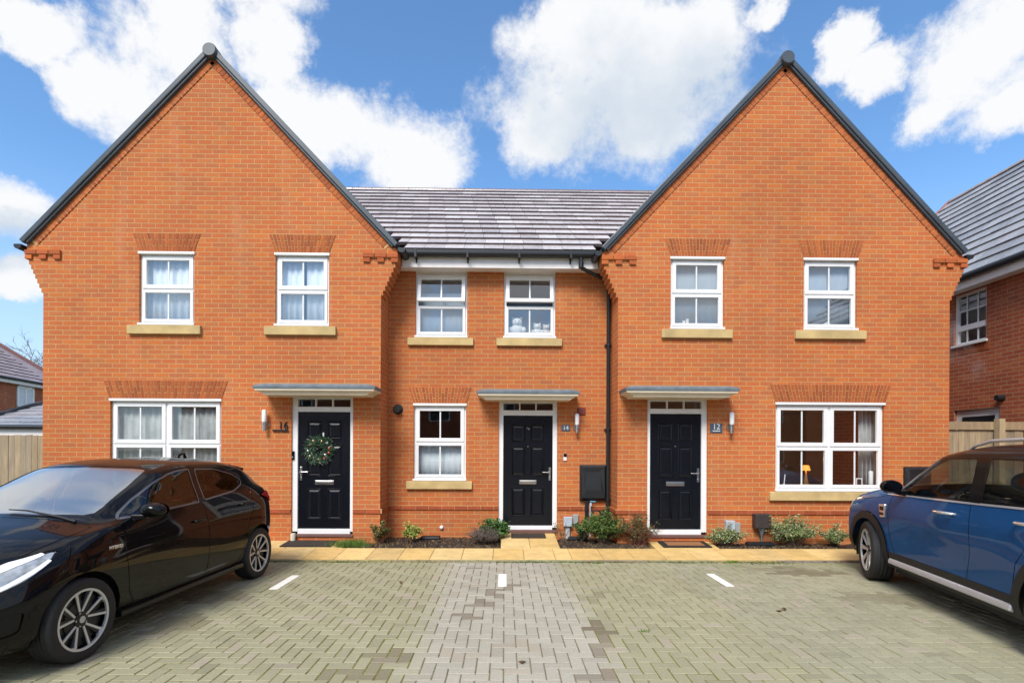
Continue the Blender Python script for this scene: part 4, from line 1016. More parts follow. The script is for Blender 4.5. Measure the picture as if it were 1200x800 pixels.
for i, o in enumerate(pt_['rear_door']):
    s = 1 if i == 0 else -1
    h = MB(); h.tube([(-1.05,s*.840,.955),(-1.02,s*.866,.960),(-.90,s*.866,.952),(-.87,s*.840,.947)],[.010,.013,.013,.010],8); h.build('handle', M['black_paint'], o, local=True, smooth=True)
wp = MB()
wp.tube([(1.03,.56,1.005),(1.0,.40,1.035),(.975,.10,1.082),(.97,-.05,1.088)],[.011,.009,.007,.005],6); wp.build('wiper', M['cladding'], bc, local=True)
wp = MB(); wp.tube([(1.05,-.10,1.045),(1.02,-.28,1.050),(.975,-.50,1.035)],[.011,.009,.006],6); wp.build('wiper', M['cladding'], bc, local=True)
an = MB(); an.tube([(-.98,0,1.47),(-1.06,0,1.525),(-1.12,0,1.53),(-1.15,0,1.465)],[.022,.016,.012,.02],8); an.build('roof_antenna', M['black_gloss'], bc, local=True, smooth=True)
sp_ = MB(); sp_.hexa([(-1.54,-.50,1.305),(-1.16,-.58,1.345),(-1.16,.58,1.345),(-1.54,.50,1.305),(-1.56,-.50,1.345),(-1.14,-.55,1.405),(-1.14,.55,1.405),(-1.56,.50,1.345)]); sp_.build('roof_spoiler', M['black_paint'], bc, local=True, bevel=.014)
for s in (1,-1):
    sk = MB(); sk.hexa([(-.92,s*.80,.20),(.92,s*.80,.20),(.92,s*.855,.215),(-.92,s*.855,.215),(-.92,s*.80,.265),(.92,s*.80,.265),(.92,s*.852,.262),(-.92,s*.852,.262)])
    sk.build('side_skirt', M['black_gloss'], bc, local=True, bevel=.01)
place = text_mesh('HYBRID', .040, .0015); place.materials.clear(); place.materials.append(M['chrome']); o = bpy.data.objects.new('badge', place); COL.objects.link(o); o.parent = bc; o.location = (1.00,.870,.80); o.rotation_euler = (R(90),0,R(180))
for s in (1,-1):
    fg = MB(); fg.lathe([(.0,.03),(.030,.024),(.040,.0),(.040,-.03)],(1.905,s*.70,.405),'x',18); fg.build('fog_lamp', M['chrome'], bc, local=True, smooth=True, angle=40)
pl_ = MB(); pl_.box(2.075,2.09,-.26,.26,.40,.51); pl_.build('front_plate_holder', M['black_gloss'], bc, local=True)

# ---------------- blue crossover
ma = atZ(1018,677.5,0); mang = R(90-5.6); fd = Vector((math.cos(mang), math.sin(mang), 0)); lf_ = Vector((-fd.y, fd.x, 0))
WB2 = 1.335; TR2 = .335
mid = Vector((5.2227,4.9167,0)); mang = 1.37644
mc = thing('parked_car', 'blue crossover with silver roof rails parked nose to the house on the right', 'car', (mid.x, mid.y, 0), mang); mc.scale = (1.077,)*3
lines = [
 [(-2.15,.80,.34),(-1.7,.84,.28),(-.8,.855,.24),(0,.86,.235),(.8,.855,.24),(1.7,.84,.26),(2.15,.82,.28)],
 [(-2.15,.84,.48),(-1.7,.885,.44),(-1.335,.905,.42),(-.6,.890,.36),(0,.885,.35),(.6,.890,.36),(1.335,.905,.42),(1.75,.895,.44),(2.15,.86,.44)],
 [(-2.15,.85,.66),(-1.7,.90,.66),(-1.335,.915,.64),(-.6,.892,.58),(0,.885,.57),(.6,.890,.58),(1.335,.912,.62),(1.75,.90,.62),(2.15,.86,.62)],
 [(-2.15,.84,.84),(-1.7,.89,.86),(-1.335,.905,.86),(-.6,.898,.82),(0,.896,.81),(.6,.898,.81),(1.335,.905,.82),(1.75,.885,.80),(2.15,.80,.78)],
 [(-2.15,.78,1.00),(-1.7,.835,1.05),(-1.2,.850,1.05),(-.6,.856,1.04),(0,.858,1.03),(.6,.855,1.02),(.95,.852,1.01),(1.335,.835,.985),(1.75,.80,.93),(2.15,.70,.86)],
 [(-2.15,.75,1.10),(-1.7,.775,1.25),(-1.2,.785,1.26),(-.6,.790,1.26),(0,.792,1.25),(.45,.790,1.22),(.75,.785,1.13),(.95,.775,1.06),(1.335,.72,1.045),(1.75,.67,.985),(2.15,.56,.90)],
 [(-2.15,.68,1.22),(-1.85,.69,1.42),(-1.2,.70,1.465),(-.6,.705,1.478),(-.1,.705,1.475),(.25,.70,1.44),(.5,.70,1.33),(.75,.695,1.205),(.95,.665,1.095),(1.335,.58,1.075),(1.75,.52,1.01),(2.15,.42,.92)],
 [(-2.15,.38,1.25),(-1.85,.39,1.48),(-1.2,.40,1.528),(-.6,.40,1.543),(-.1,.40,1.538),(.25,.40,1.50),(.5,.395,1.40),(.75,.385,1.265),(.98,.37,1.125),(1.335,.30,1.10),(1.75,.26,1.03),(2.15,.21,.93)],
 [(-2.15,0,1.26),(-1.85,0,1.49),(-1.2,0,1.54),(-.6,0,1.556),(-.1,0,1.552),(.25,0,1.512),(.5,0,1.415),(.75,0,1.285),(1.0,0,1.14),(1.335,0,1.108),(1.75,0,1.036),(2.15,0,.934)]]
spec = dict(xf=2.21, xr=-2.15, lines=lines, seg=[4,6,6,6,6,6,5,5], front_len=.46, rear_len=.34, front_pow=(2.6,2.1), rear_pow=(3,2.4), pairs={'front_window_trim','rear_window_trim','pillar_trim','lamp_seal','quarter_window_trim','front_arch_trim','rear_arch_trim','sill_cladding','greenhouse_trim','belt_strip','front_door','rear_door','front_window','rear_window','headlamp','tail_lamp','quarter_window','wheel_arch_trim'},
   nose=lambda z: .18*max(0,z-.6)+.16*max(0,.35-z), tail=lambda z: .25*max(0,z-1.05)+.2*max(0,.40-z))
car = Car(spec)
TOPW = [(1.03,-.08),(1.03,.20),(1.0,.40),(.93,.66),(.87,.715),(.75,.725),(.50,.725),(.27,.69),(.245,.62),(.29,.38),(.305,.2),(.31,-.08)]
FW = rpoly([(.80,1.045),(.62,1.170),(.44,1.285),(.27,1.385),(.14,1.425),(-.26,1.432),(-.34,1.052),(.5,1.035)], .035)
RW_ = rpoly([(-.40,1.432),(-1.02,1.425),(-1.20,1.075),(-.46,1.055)], .04); QW = rpoly([(-1.14,1.42),(-1.78,1.385),(-1.92,1.12),(-1.30,1.08)], .05)
ROOF = [(.30,-.02),(.27,.66),(-1.9,.68),(-1.98,-.02)]
regs = [(None, lens_poly(WB2,.33,.375), 'y', sd, 0, 0), (None, lens_poly(-WB2,.33,.375), 'y', sd, 0, 0)]
def archtrim(cx, nm): return [(nm, [(cx-.375*1.0,.10),(cx-.47,.10),(cx-.46,.45)]+[(cx+.452*math.cos(a),.34+.452*math.sin(a)) for a in [math.pi*(1-i/16)+0 for i in range(17)]]+[(cx+.46,.45),(cx+.47,.10)], 'y', sd, 9, -.012)]
regs += archtrim(WB2,'front_arch_trim') + archtrim(-WB2,'rear_arch_trim')
regs += [('sill_cladding', [(-1.3,.1),(1.3,.1),(1.3,.42),(.92,.405),(-.92,.405),(-1.3,.42)], 'y', sd, 9, -.004), ('front_bumper_cladding', [(1.3,.1),(2.3,.1),(2.3,.40),(1.3,.44)], 'y', None, 9, -.004), ('rear_bumper_cladding', [(-2.3,.1),(-1.3,.1),(-1.3,.44),(-2.3,.42)], 'y', None, 9, -.004)]
regs += [('windscreen', inset(TOPW,.028), 'z', up, 3, .004), ('windscreen_surround', TOPW, 'z', up, 1, .002)]
regs += [('front_window', inset(FW,.018), 'y', sd, 4, .008), ('front_window_trim', FW, 'y', sd, 1, .003), ('rear_window', inset(RW_,.018), 'y', sd, 4, .008), ('rear_window_trim', RW_, 'y', sd, 1, .003), ('quarter_window', inset(QW,.02), 'y', sd, 5, .008), ('quarter_window_trim', QW, 'y', sd, 1, .003)]
regs += [('greenhouse_trim', [(-.25,1.437),(-.41,1.437),(-.47,1.05),(-.33,1.05)], 'y', sd, 1, .002), ('greenhouse_trim', [(-1.01,1.43),(-1.15,1.425),(-1.31,1.075),(-1.19,1.07)], 'y', sd, 1, .002)]
regs += [('belt_strip', [(.98,1.006),(.98,1.020),(.5,1.033),(-.34,1.050),(-1.2,1.074),(-1.95,1.115),(-1.95,1.100),(-1.2,1.058),(-.34,1.034),(.5,1.018)], 'y', sd, 10, -.006)]
regs += [('greenhouse_trim', [(.93,1.02),(.70,1.20),(.45,1.37),(.22,1.52),(-1.95,1.52),(-2.10,1.12),(-1.95,1.105),(-1.2,1.064),(-.34,1.042),(.5,1.026)], 'y', sd, 1, .0)]
regs += [('roof', ROOF, 'z', lambda f: f.normal.z > .5, 1, -.002)]
regs += [('headlamp', lens_poly(1.93,.86,.15,24), 'y', lambda f: f.calc_center_median().y > .45 and f.calc_center_median().x > 1.72, 6, -.002)]
regs += [('tail_lamp', rpoly([(-1.95,.70),(-2.2,.70),(-2.2,.98),(-1.95,.98)],.02), 'y', lambda f: f.calc_center_median().y > .64, 8, -.004)]
regs += gapline([(.86,1.0),(.885,.85),(.87,.62),(.80,.46),(.76,.41)]) + gapline([(-.36,1.04),(-.40,.85),(-.40,.62),(-.36,.41)]) + gapline([(-1.30,1.06),(-1.24,.93),(-1.05,.82),(-.92,.65),(-.88,.41)])
regs += gapline([(.95,1.005),(1.20,.955),(1.50,.925),(1.90,.93)],.006)
regs += [('front_door', [(.86,1.0),(.885,.85),(.87,.62),(.80,.46),(.76,.40),(-.36,.40),(-.40,.62),(-.40,.85),(-.36,1.05),(.5,1.035)], 'y', sd, 0, 0), ('rear_door', [(-.36,1.05),(-.40,.85),(-.40,.62),(-.36,.40),(-.88,.40),(-.92,.65),(-1.05,.82),(-1.24,.93),(-1.28,1.08)], 'y', sd, 0, 0)]
nosef2 = lambda f: f.calc_center_median().x > 1.7
regs += [('grille', rpoly([(-.02,.42),(.40,.42),(.52,.56),(.48,.76),(-.02,.78)],.05), 'x', nosef2, 9, .012)]
pt2 = car.finish(regs, mc, [M['blue_paint'], M['black_gloss'], M['gap'], M['windscreen'], M['car_glass'], M['privacy'], M['lamp_clear'], M['lamp_white'], M['lamp_red'], M['cladding'], M['chrome']])
arch_liner(mc, (WB2,-WB2), .372, .86, .30, M['gap'])
for x, stt in ((WB2,-11),(-WB2,0)):
    for s in (1,-1): wheel(mc, x, s*.805, s, TR2, .235, .225, 'nine', stt)
cabin(mc, -1.5, 1.0, 1.02, .62, .76, .80)
for i, o in enumerate(pt2['front_door']):
    s = 1 if i == 0 else -1
    h = MB(); h.tube([(-.20,s*.878,.930),(-.17,s*.925,.934),(.02,s*.925,.930),(.05,s*.880,.926)],[.011,.013,.013,.011],8); h.build('handle', M['chrome'], o, local=True, smooth=True)
    mi = door_mirror(o, .64, s*.865, 1.115, s, M['blue_paint'], M['black_gloss'], .105, .078)
for i, o in enumerate(pt2['rear_door']):
    s = 1 if i == 0 else -1
    h = MB(); h.tube([(-1.16,s*.878,.955),(-1.13,s*.925,.959),(-.95,s*.925,.955),(-.92,s*.880,.951)],[.011,.013,.013,.011],8); h.build('handle', M['chrome'], o, local=True, smooth=True)
for s in (1,-1):
    rl = MB(); rl.tube([(.10,s*.61,1.478),(-.02,s*.62,1.530),(-.25,s*.635,1.572),(-1.0,s*.64,1.585),(-1.55,s*.625,1.570),(-1.75,s*.61,1.53),(-1.80,s*.60,1.49)],[.010,.014,.015,.015,.015,.013,.010],8)
    for x in (-.95,-1.66): rl.box(x-.05,x+.05,s*.63-.014,s*.63+.014,1.48,1.572)
    rl.build('roof_rail', M['satin'], mc, local=True, smooth=True, angle=40)
    sc = MB(); yy = s*.900
    sc.hexa([(1.02,yy-.02*s,.755),(.925,yy-.02*s,.765),(.925,yy+.018*s,.765),(1.02,yy+.018*s,.755),(1.06,yy-.02*s,.895),(.935,yy-.02*s,.905),(.935,yy+.012*s,.905),(1.06,yy+.012*s,.895)]); st_ = sc.build('side_scuttle', M['chrome'], mc, local=True, bevel=.008)
    sc = MB()
    for z0, z1 in ((.782,.812),(.835,.878)): sc.hexa([(1.012,yy+.008*s,z0),(.945,yy+.008*s,z0),(.945,yy+.021*s,z0),(1.012,yy+.021*s,z0),(1.025,yy+.008*s,z1),(.945,yy+.008*s,z1),(.945,yy+.018*s,z1),(1.025,yy+.018*s,z1)])
    sc.build('scuttle_grille', M['black_gloss'], st_, local=True)
    ss = MB(); ss.hexa([(-.88,s*.86,.27),(.86,s*.86,.27),(.86,s*.915,.285),(-.88,s*.915,.285),(-.88,s*.86,.345),(.86,s*.86,.345),(.86,s*.905,.335),(-.88,s*.905,.335)]); ss.build('sill_strip', M['satin'], mc, local=True, bevel=.012)
# ------------------------------------------------------------------ neighbouring buildings and fences
def simple_roof(house, P, ux, us, W, L, cols, mat, gauge=.345):
    nn = ux.cross(us).normalized()
    if nn.z < 0: nn = -nn
    mb = MB(); roof_tiles(mb, P, ux, us, nn, W, L, gauge, .33, cols); return mb.build('roof', M[mat], house)
GREYT = [(.26,.27,.29),(.30,.31,.33),(.23,.24,.26),(.32,.33,.35)]
# right neighbour: wall faces the parking court, roof rises to the right
XW = 9.05; YE = 14.5; ZE = 4.95; YS = 1.5
rn = thing('brick_house', 'dark red brick house at the right edge with a grey tiled roof', 'house', (XW+3.5, 8, 0))
wy0, wy1 = atX(1156,370,XW).y, atX(1118,370,XW).y; wz1, wz0 = atX(1137,341,XW).z, atX(1137,402,XW).z
dy0, dy1 = atX(1172,500,XW).y, atX(1118,500,XW).y
def wall_x(mb, X, y0, y1, z0, z1, holes):
    ys = sorted({y0,y1,*[h[0] for h in holes],*[h[1] for h in holes]}); zs = sorted({z0,z1,*[h[2] for h in holes],*[h[3] for h in holes]})
    for a, b in zip(ys, ys[1:]):
        for c, d in zip(zs, zs[1:]):
            if any(h[0] < (a+b)/2 < h[1] and h[2] < (c+d)/2 < h[3] for h in holes): continue
            mb.face([(X,b,c),(X,a,c),(X,a,d),(X,b,d)])
    for a, b, c, d in holes:
        x = X+.1; mb.face([(X,a,c),(x,a,c),(x,a,d),(X,a,d)]); mb.face([(X,b,d),(x,b,d),(x,b,c),(X,b,c)]); mb.face([(X,a,d),(x,a,d),(x,b,d),(X,b,d)]); mb.face([(X,b,c),(x,b,c),(x,a,c),(X,a,c)])
wb = MB(); hol = [(wy0,wy1,wz0,wz1),(dy0,dy1,.1,2.42)]
wall_x(wb, XW, YS, YE-.2, -.1, ZE+.05, hol)
wb.face([(XW,YE-.2,-.1),(XW+7,YE-.2,-.1),(XW+7,YE-.2,ZE),(XW+3.5,YE-.2,ZE+3.4),(XW,YE-.2,ZE)]); wb.face([(XW,YS,-.1),(XW,YS,ZE),(XW+3.5,YS,ZE+3.4),(XW+7,YS,ZE),(XW+7,YS,-.1)]); wb.face([(XW+7,YS,-.1),(XW+7,YS,ZE),(XW+7,YE-.2,ZE),(XW+7,YE-.2,-.1)])
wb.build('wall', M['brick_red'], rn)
def win_x(house, X, y0, y1, z0, z1, nx, rows):
    f = MB(); x0, x1 = X+.04, X+.10
    f.box(x0,x1,y0,y0+.05,z0,z1); f.box(x0,x1,y1-.05,y1,z0,z1); f.box(x0,x1,y0+.05,y1-.05,z0,z0+.05); f.box(x0,x1,y0+.05,y1-.05,z1-.05,z1)
    zm = z0+(z1-z0)*.33; f.box(x0-.01,x1,y0+.05,y1-.05,zm-.05,zm+.05)
    f.box(X-.04,x0-.001,y0-.03,y1+.03,z0-.03,z0+.012)
    fr = f.build('window', M['upvc'], house)
    g = MB(); g.face([(X+.07,y1-.05,z0+.05),(X+.07,y0+.05,z0+.05),(X+.07,y0+.05,z1-.05),(X+.07,y1-.05,z1-.05)]); g.build('pane', M['pane'], fr)
    b = MB()
    for i in range(1,nx): yy = y0+(y1-y0)*i/nx; b.box(X+.055,X+.068,yy-.012,yy+.012,z0+.05,zm-.05); b.box(X+.055,X+.068,yy-.012,yy+.012,zm+.05,z1-.05)
    for zz in rows: b.box(X+.053,X+.066,y0+.05,y1-.05,zz-.012,zz+.012)
    b.build('glazing_bar', M['upvc_in'], fr); bk = MB(); bk.box(X+.5,X+.55,y0-.6,y1+.6,z0-.3,z1+.3); bk.build('room', M['plaster'], fr)
win_x(rn, XW, wy0, wy1, wz0, wz1, 3, [wz0+(wz1-wz0)*.66])
d = MB(); d.box(XW+.05,XW+.1,dy0,dy1,.1,2.42); dr = d.build('door', M['upvc'], rn); d = MB(); d.box(XW+.035,XW+.049,dy0+.15,dy1-.15,1.2,2.28); d.build('door_glass', M['dark_plastic'], dr)
a = MB()
for i in range(14):
    y0 = wy0-.08+(wy1-wy0+.16)*i/14; a.box(XW-.008,XW+.02,y0+.004,y0+(wy1-wy0+.16)/14-.004,wz0-.19,wz0-.04,spc(.8))
a.build('brick_sill', M['special'], rn)
fc = MB(); fc.box(XW-.24,XW-.22,YS-.3,YE,ZE-.22,ZE+.0); fc.box(XW-.22,XW,YS-.3,YE,ZE-.21,ZE-.19); fc.build('fascia', M['fascia'], rn)
gt = MB(); gt.tube([(XW-.30,YS-.3,ZE-.02),(XW-.30,YE,ZE-.02)], .065, 12); gt.build('gutter', M['dark_plastic'], rn)
simple_roof(rn, Vector((XW-.28,YS-.3,ZE)), Vector((0,1,0)), Vector((1,0,.985)).normalized(), YE-YS+.3, 5.15, GREYT, 'tile_grey', .36)
rb = MB(); rb.face([(XW+3.4,YS-.3,ZE+3.62),(XW+3.4,YE,ZE+3.62),(XW+7.2,YE,ZE-.1),(XW+7.2,YS-.3,ZE-.1)]); rb.build('rear_roof', M['brick_red'], rn)
vg = MB(); vg.tube([(XW-.3,YE+.02,ZE-.02),(XW+3.4,YE+.02,ZE+3.66)], .05, 6); vg.build('verge', simple('red verge', (.25,.10,.08), .7), rn)
rdg = MB(); rdg.tube([(XW+3.4,YS-.3,ZE+3.62),(XW+3.4,YE,ZE+3.62)], .07, 10); rdg.build('ridge', simple('pale ridge tile',(.34,.27,.26),.6,var=.2), rn)
# a vent puff-box on the neighbour's wall seen beside the gable
fx = atX(1175,466,XW); ff = MB(); ff.lathe([(.0,-.12),(.05,-.12),(.06,-.02),(.06,0)], (XW,fx.y,fx.z), 'x', 14); ff.build('flue', M['dark_plastic'], rn, smooth=True, angle=40)
# far left house
fl_ = thing('brick_house', 'distant brick house with a purple grey tiled roof at the far left', 'house', (-29, 27, 0))
A0 = Vector((-23.6,20.0,0)); A1 = Vector((-25.6,31.0,0)); dv = (A1-A0).normalized(); nv = Vector((dv.y,-dv.x,0)); ze = 5.0
def P_(s_, n_, z): return A0 + dv*s_ + nv*n_ + Vector((0,0,z))
Lh = (A1-A0).length; wb = MB(); wb.face([P_(0,0,-.1),P_(Lh,0,-.1),P_(Lh,0,ze),P_(0,0,ze)]); wb.face([P_(Lh,0,-.1),P_(Lh,-8,-.1),P_(Lh,-8,ze),P_(Lh,0,ze)]); wb.face([P_(0,-8,-.1),P_(0,0,-.1),P_(0,0,ze),P_(0,-8,ze)]); wb.face([P_(Lh,-8,-.1),P_(0,-8,-.1),P_(0,-8,ze),P_(Lh,-8,ze)])
wb.build('wall', M['brick_red'], fl_)
f = MB(); f.hexa([P_(-.3,.28,ze-.2),P_(Lh+.3,.28,ze-.2),P_(Lh+.3,0.01,ze-.2),P_(-.3,0.01,ze-.2),P_(-.3,.28,ze+.03),P_(Lh+.3,.28,ze+.03),P_(Lh+.3,0.01,ze+.03),P_(-.3,0.01,ze+.03)]); f.build('fascia', M['fascia'], fl_)
g = MB(); g.tube([P_(-.3,.34,ze+.02),P_(Lh+.3,.34,ze+.02)], .07, 8); g.build('gutter', M['dark_plastic'], fl_)
us_ = (-nv*4.3+Vector((0,0,3.3))); Lr = us_.length; us_.normalize()
mb = MB(); roof_tiles(mb, P_(-.3,.3,ze+.05), dv, us_, nv.cross(dv).normalized()*(1 if nv.cross(dv).z>0 else -1) if False else (us_.cross(dv) if us_.cross(dv).z>0 else dv.cross(us_)).normalized(), Lh+.6-2.2, Lr, .345, .33, [(.27,.19,.20),(.31,.23,.24),(.24,.17,.18)])
E0 = P_(Lh+.3,.3,ze+.05); R0 = P_(Lh-1.9,.3,ze+.05)+us_*Lr; W0 = P_(Lh-1.9,.3,ze+.05)
mb.face([W0,E0,R0],(.27,.19,.20)); mb.face([E0,P_(Lh+.3,-8.3,ze+.05),R0],(.25,.18,.19)); mb.face([P_(-.3,.3,ze+.05)+us_*Lr,R0,P_(Lh+.3,-8.3,ze+.05),P_(-.3,-8.3,ze+.05)],(.25,.18,.19))
rf = mb.build('roof', M['tile'], fl_)
h = MB(); h.tube([E0,R0],.12,8); h.tube([R0,P_(-.3,.3,ze+.05)+us_*Lr],.12,8); h.build('hip_tiles', simple('red ridge tile', (.22,.10,.09), .7), rf)
a_ = ray(20,458); b_ = ray(40,458)
def hit(r_):
    n3 = nv; k = (A0-EYE).dot(n3)/r_.dot(n3); return EYE+r_*k
w0, w1 = hit(ray(19,458)), hit(ray(39,458)); wz = (hit(ray(29,471)).z-.3, hit(ray(29,453)).z)
s0, s1 = (w0-A0).dot(dv), (w1-A0).dot(dv); f = MB()
for (u0,u1,z0,z1) in ((s0,s0+.12,wz[0],wz[1]),(s1-.12,s1,wz[0],wz[1]),(s0,s1,wz[1]-.1,wz[1]),(s0,s1,wz[0],wz[0]+.1),((s0+s1)/2-.05,(s0+s1)/2+.05,wz[0],wz[1])):
    f.hexa([P_(u0,.06,z0),P_(u1,.06,z0),P_(u1,-.02,z0),P_(u0,-.02,z0),P_(u0,.06,z1),P_(u1,.06,z1),P_(u1,-.02,z1),P_(u0,-.02,z1)])
fr = f.build('window', M['upvc'], fl_); f = MB(); f.hexa([P_(s0,.03,wz[0]),P_(s1,.03,wz[0]),P_(s1,.012,wz[0]),P_(s0,.012,wz[0]),P_(s0,.03,wz[1]),P_(s1,.03,wz[1]),P_(s1,.012,wz[1]),P_(s0,.012,wz[1])]); f.build('pane', M['net'], fr)
# garage behind the left fence
ga = thing('garage', 'low garage with a grey hipped tile roof behind the left fence', 'garage', (-13.5, 17, 0))
ye_ = 14.0; zl = atY(20,500,ye_).z; c0 = atY(-48,500,ye_); top_ = 17.0; zt_ = atY(60,463.5,top_).z; rx = atY(90,463.5,top_).x; xr_ = XL0-2.2+3
wb = MB(); wb.face([(c0.x+.3,ye_+.3,-.1),(-7.2,ye_+.3,-.1),(-7.2,ye_+.3,zl),(c0.x+.3,ye_+.3,zl)]); wb.face([(c0.x+.3,ye_+6,-.1),(c0.x+.3,ye_+.3,-.1),(c0.x+.3,ye_+.3,zl),(c0.x+.3,ye_+6,zl)]); wb.build('wall', M['brick_red'], ga)
f = MB(); f.box(c0.x-.02,-7.2,ye_,ye_+.02,zl-.28,zl-.04); f.build('fascia', M['fascia'], ga)
g = MB(); g.tube([(c0.x-.1,ye_-.06,zl),(-7.2,ye_-.06,zl)],.06,8); g.build('gutter', M['dark_plastic'], ga)
mb = MB(); us_ = Vector((0,top_-ye_,zt_-zl)); Lr = us_.length; us_.normalize(); nn_ = Vector((0,-us_.z,us_.y))
nc = int(math.ceil(Lr/.34))
for i in range(nc):
    s_0 = i*.34; s_1 = min(Lr, s_0+.37); fr_ = s_0/Lr; xa_ = c0.x + (rx-c0.x)*fr_; x = xa_
    while x < -7.2:
        b = min(x+.324 if x > xa_ else x+random.uniform(.1,.324), -7.2); c = random.choice(GREYT); f_ = random.uniform(.88,1.1); c = tuple(q*f_ for q in c)
        A = Vector((x,ye_,zl))+us_*s_0; B = Vector((b,ye_,zl))+us_*s_0; C = Vector((b,ye_,zl))+us_*s_1; D = Vector((x,ye_,zl))+us_*s_1
        mb.grid([A,B,C,D,A+nn_*.045,B+nn_*.045,C+nn_*.014,D+nn_*.014],[(4,5,6,7),(0,1,5,4),(1,2,6,5),(3,0,4,7)],c); x = b+.006
mb.face([(c0.x,ye_,zl),(rx,top_,zt_),(c0.x,top_+3,zl)],(.26,.27,.29)); mb.face([(rx,top_,zt_),(-7.2,top_,zt_),(-7.2,top_+3,zl),(c0.x,top_+3,zl)],(.26,.27,.29))
rf = mb.build('roof', M['tile_grey'], ga); h = MB(); h.tube([(c0.x,ye_,zl+.03),(rx,top_,zt_+.05)],.085,8); h.build('hip_tiles', M['tile_grey'], rf); h = MB(); h.tube([(rx,top_,zt_+.02),(-7.2,top_,zt_+.02)],.08,8); h.build('ridge', M['tile_grey'], rf)
# timber fences
def wood(name, col):
    t = NT(name); a = t.add('ShaderNodeAttribute', attribute_name='tint'); mp = t.add('ShaderNodeMapping'); mp.inputs['Scale'].default_value = (1,1,.12); t.link(t.pos(), mp.inputs[0])
    nz = t.noise(mp.outputs[0], 22, 6, .7); n2 = t.noise(t.pos(), 1.6, 4, .6)
    c = t.mix(1.0, a.outputs['Color'], t.ramp(nz, [(.3,(.72,.72,.72)),(.7,(1.2,1.2,1.2))]), 'MULTIPLY'); c = t.mix(t.ramp(n2,[(.5,(0,0,0)),(.7,(.5,.5,.5))]), c, tuple(q*.62 for q in col))
    t.set(Base_Color=c, Roughness=.85); t.bump(nz,.3,.004); return t.mat
M['wood'] = wood('weathered softwood', (.42,.33,.22))
def fence(label, x0, x1, Y, ztop, loc_x, capped):
    t = thing('timber_fence', label, 'fence', (loc_x, Y, 0)); b = MB(); x = x0
    while x < x1:
        e = min(x+.098, x1); f_ = random.uniform(.82,1.15); c = tuple(q*f_ for q in random.choice([(.34,.26,.165),(.37,.28,.17),(.31,.245,.17)]))
        b.box(x, e-.004, Y+random.uniform(-.004,.004), Y+.02+random.uniform(0,.004), .05, ztop+random.uniform(-.006,.006)-(.14 if capped else 0), c); x = e
    b.build('board_panel', M['wood'], t)
    r_ = MB(); c = (.31,.23,.14)
    for zz in (.35, 1.1, ztop-.25): r_.box(x0, x1, Y+.03, Y+.08, zz-.04, zz+.04, c)
    if capped: r_.box(x0,x1,Y-.03,Y+.035,ztop-.138,ztop, (.34,.24,.14))
    r_.build('rail', M['wood'], t)
    return t
zfl = atY(20,509.5,YG+.45).z
fence('vertical board timber fence beside the black car at the left edge', XL0-4.0, XL0-.01, YG+.45, zfl, XL0-2, False)
zfr = atY(1140,494,YG+.5).z
ft = fence('timber fence with a capping board behind the blue car', XR1+.01, XW-.02, YG+.5, zfr, XR1+1, True)
for px in (1171,): 
    q = atY(px,500,YG+.42); p = MB(); p.box(q.x-.05,q.x+.05,YG+.36,YG+.465,0,zfr+.05,(.44,.34,.2)); p.build('post', M['wood'], ft)
# terrace across the court, behind the photographer: seen only mirrored in panes and paint
op = thing('brick_terrace', 'red brick terrace across the court, seen mirrored in panes and car paint', 'house', (0,-15,0))
wb = MB(); wb.box(-19,19,-22,-14,-.1,5.2); wb.build('wall', M['brick_red'], op)
r_ = MB(); r_.grid([(-19.3,-13.7,5.15),(19.3,-13.7,5.15),(19.3,-22.3,5.15),(-19.3,-22.3,5.15),(-19.3,-18,8.4),(19.3,-18,8.4)],[(0,1,5,4),(2,3,4,5),(3,0,4),(1,2,5)],(.2,.17,.18)); r_.build('roof', M['tile'], op)
for i in range(9):
    for z_ in (.9,3.3):
        x = -16+i*4; f = MB(); f.box(x-.65,x+.65,-14.0,-13.96,z_,z_+1.25); fr = f.build('window', M['upvc'], op); g = MB()
        for a, b in ((x-.57,x-.04),(x+.04,x+.57)): g.box(a,b,-13.959,-13.95,z_+.08,z_+1.17)
        g.build('pane', M['dark_plastic'], fr)
# ------------------------------------------------------------------ plants
def leaf_mat(name, rough=.5):
    t = NT(name); a = t.add('ShaderNodeAttribute', attribute_name='tint')
    nz = t.noise(t.pos(), 60, 3)
    c = t.mix(1.0, a.outputs['Color'], t.ramp(nz, [(.3,(.75,.75,.75)),(.7,(1.2,1.2,1.2))]), 'MULTIPLY')
    t.set(Base_Color=c, Roughness=rough, Specular_IOR_Level=.4)
    tr = t.add('ShaderNodeBsdfTranslucent'); t.link(c, tr.inputs[0]); mx = t.add('ShaderNodeMixShader'); mx.inputs[0].default_value = .25
    t.link(t.bsdf.outputs[0], mx.inputs[1]); t.link(tr.outputs[0], mx.inputs[2]); t.link(mx.outputs[0], t.out.inputs[0]); return t.mat
M['leaf'] = leaf_mat('leaf'); M['twig'] = simple('twig bark', (.12,.075,.045), .9, var=.3, scale=30); M['red_twig'] = simple('red stems', (.16,.055,.035), .85, var=.3, scale=30); M['bare'] = simple('bare branch', (.13,.11,.10), .9, var=.2)
def leaf(mb, p, d, L, W, c):
    d = d.normalized(); s = d.cross(Vector((random.gauss(0,1),random.gauss(0,1),random.gauss(0,1))))
    if s.length < 1e-3: s = Vector((1,0,0))
    s.normalize(); n = d.cross(s)*L*.18
    mb.grid([p, p+d*L*.5+s*W*.5+n*.3, p+d*L, p+d*L*.5-s*W*.5+n*.3, p+d*L*.45-n*.5], [(0,1,2,4),(0,4,2,3)], c)
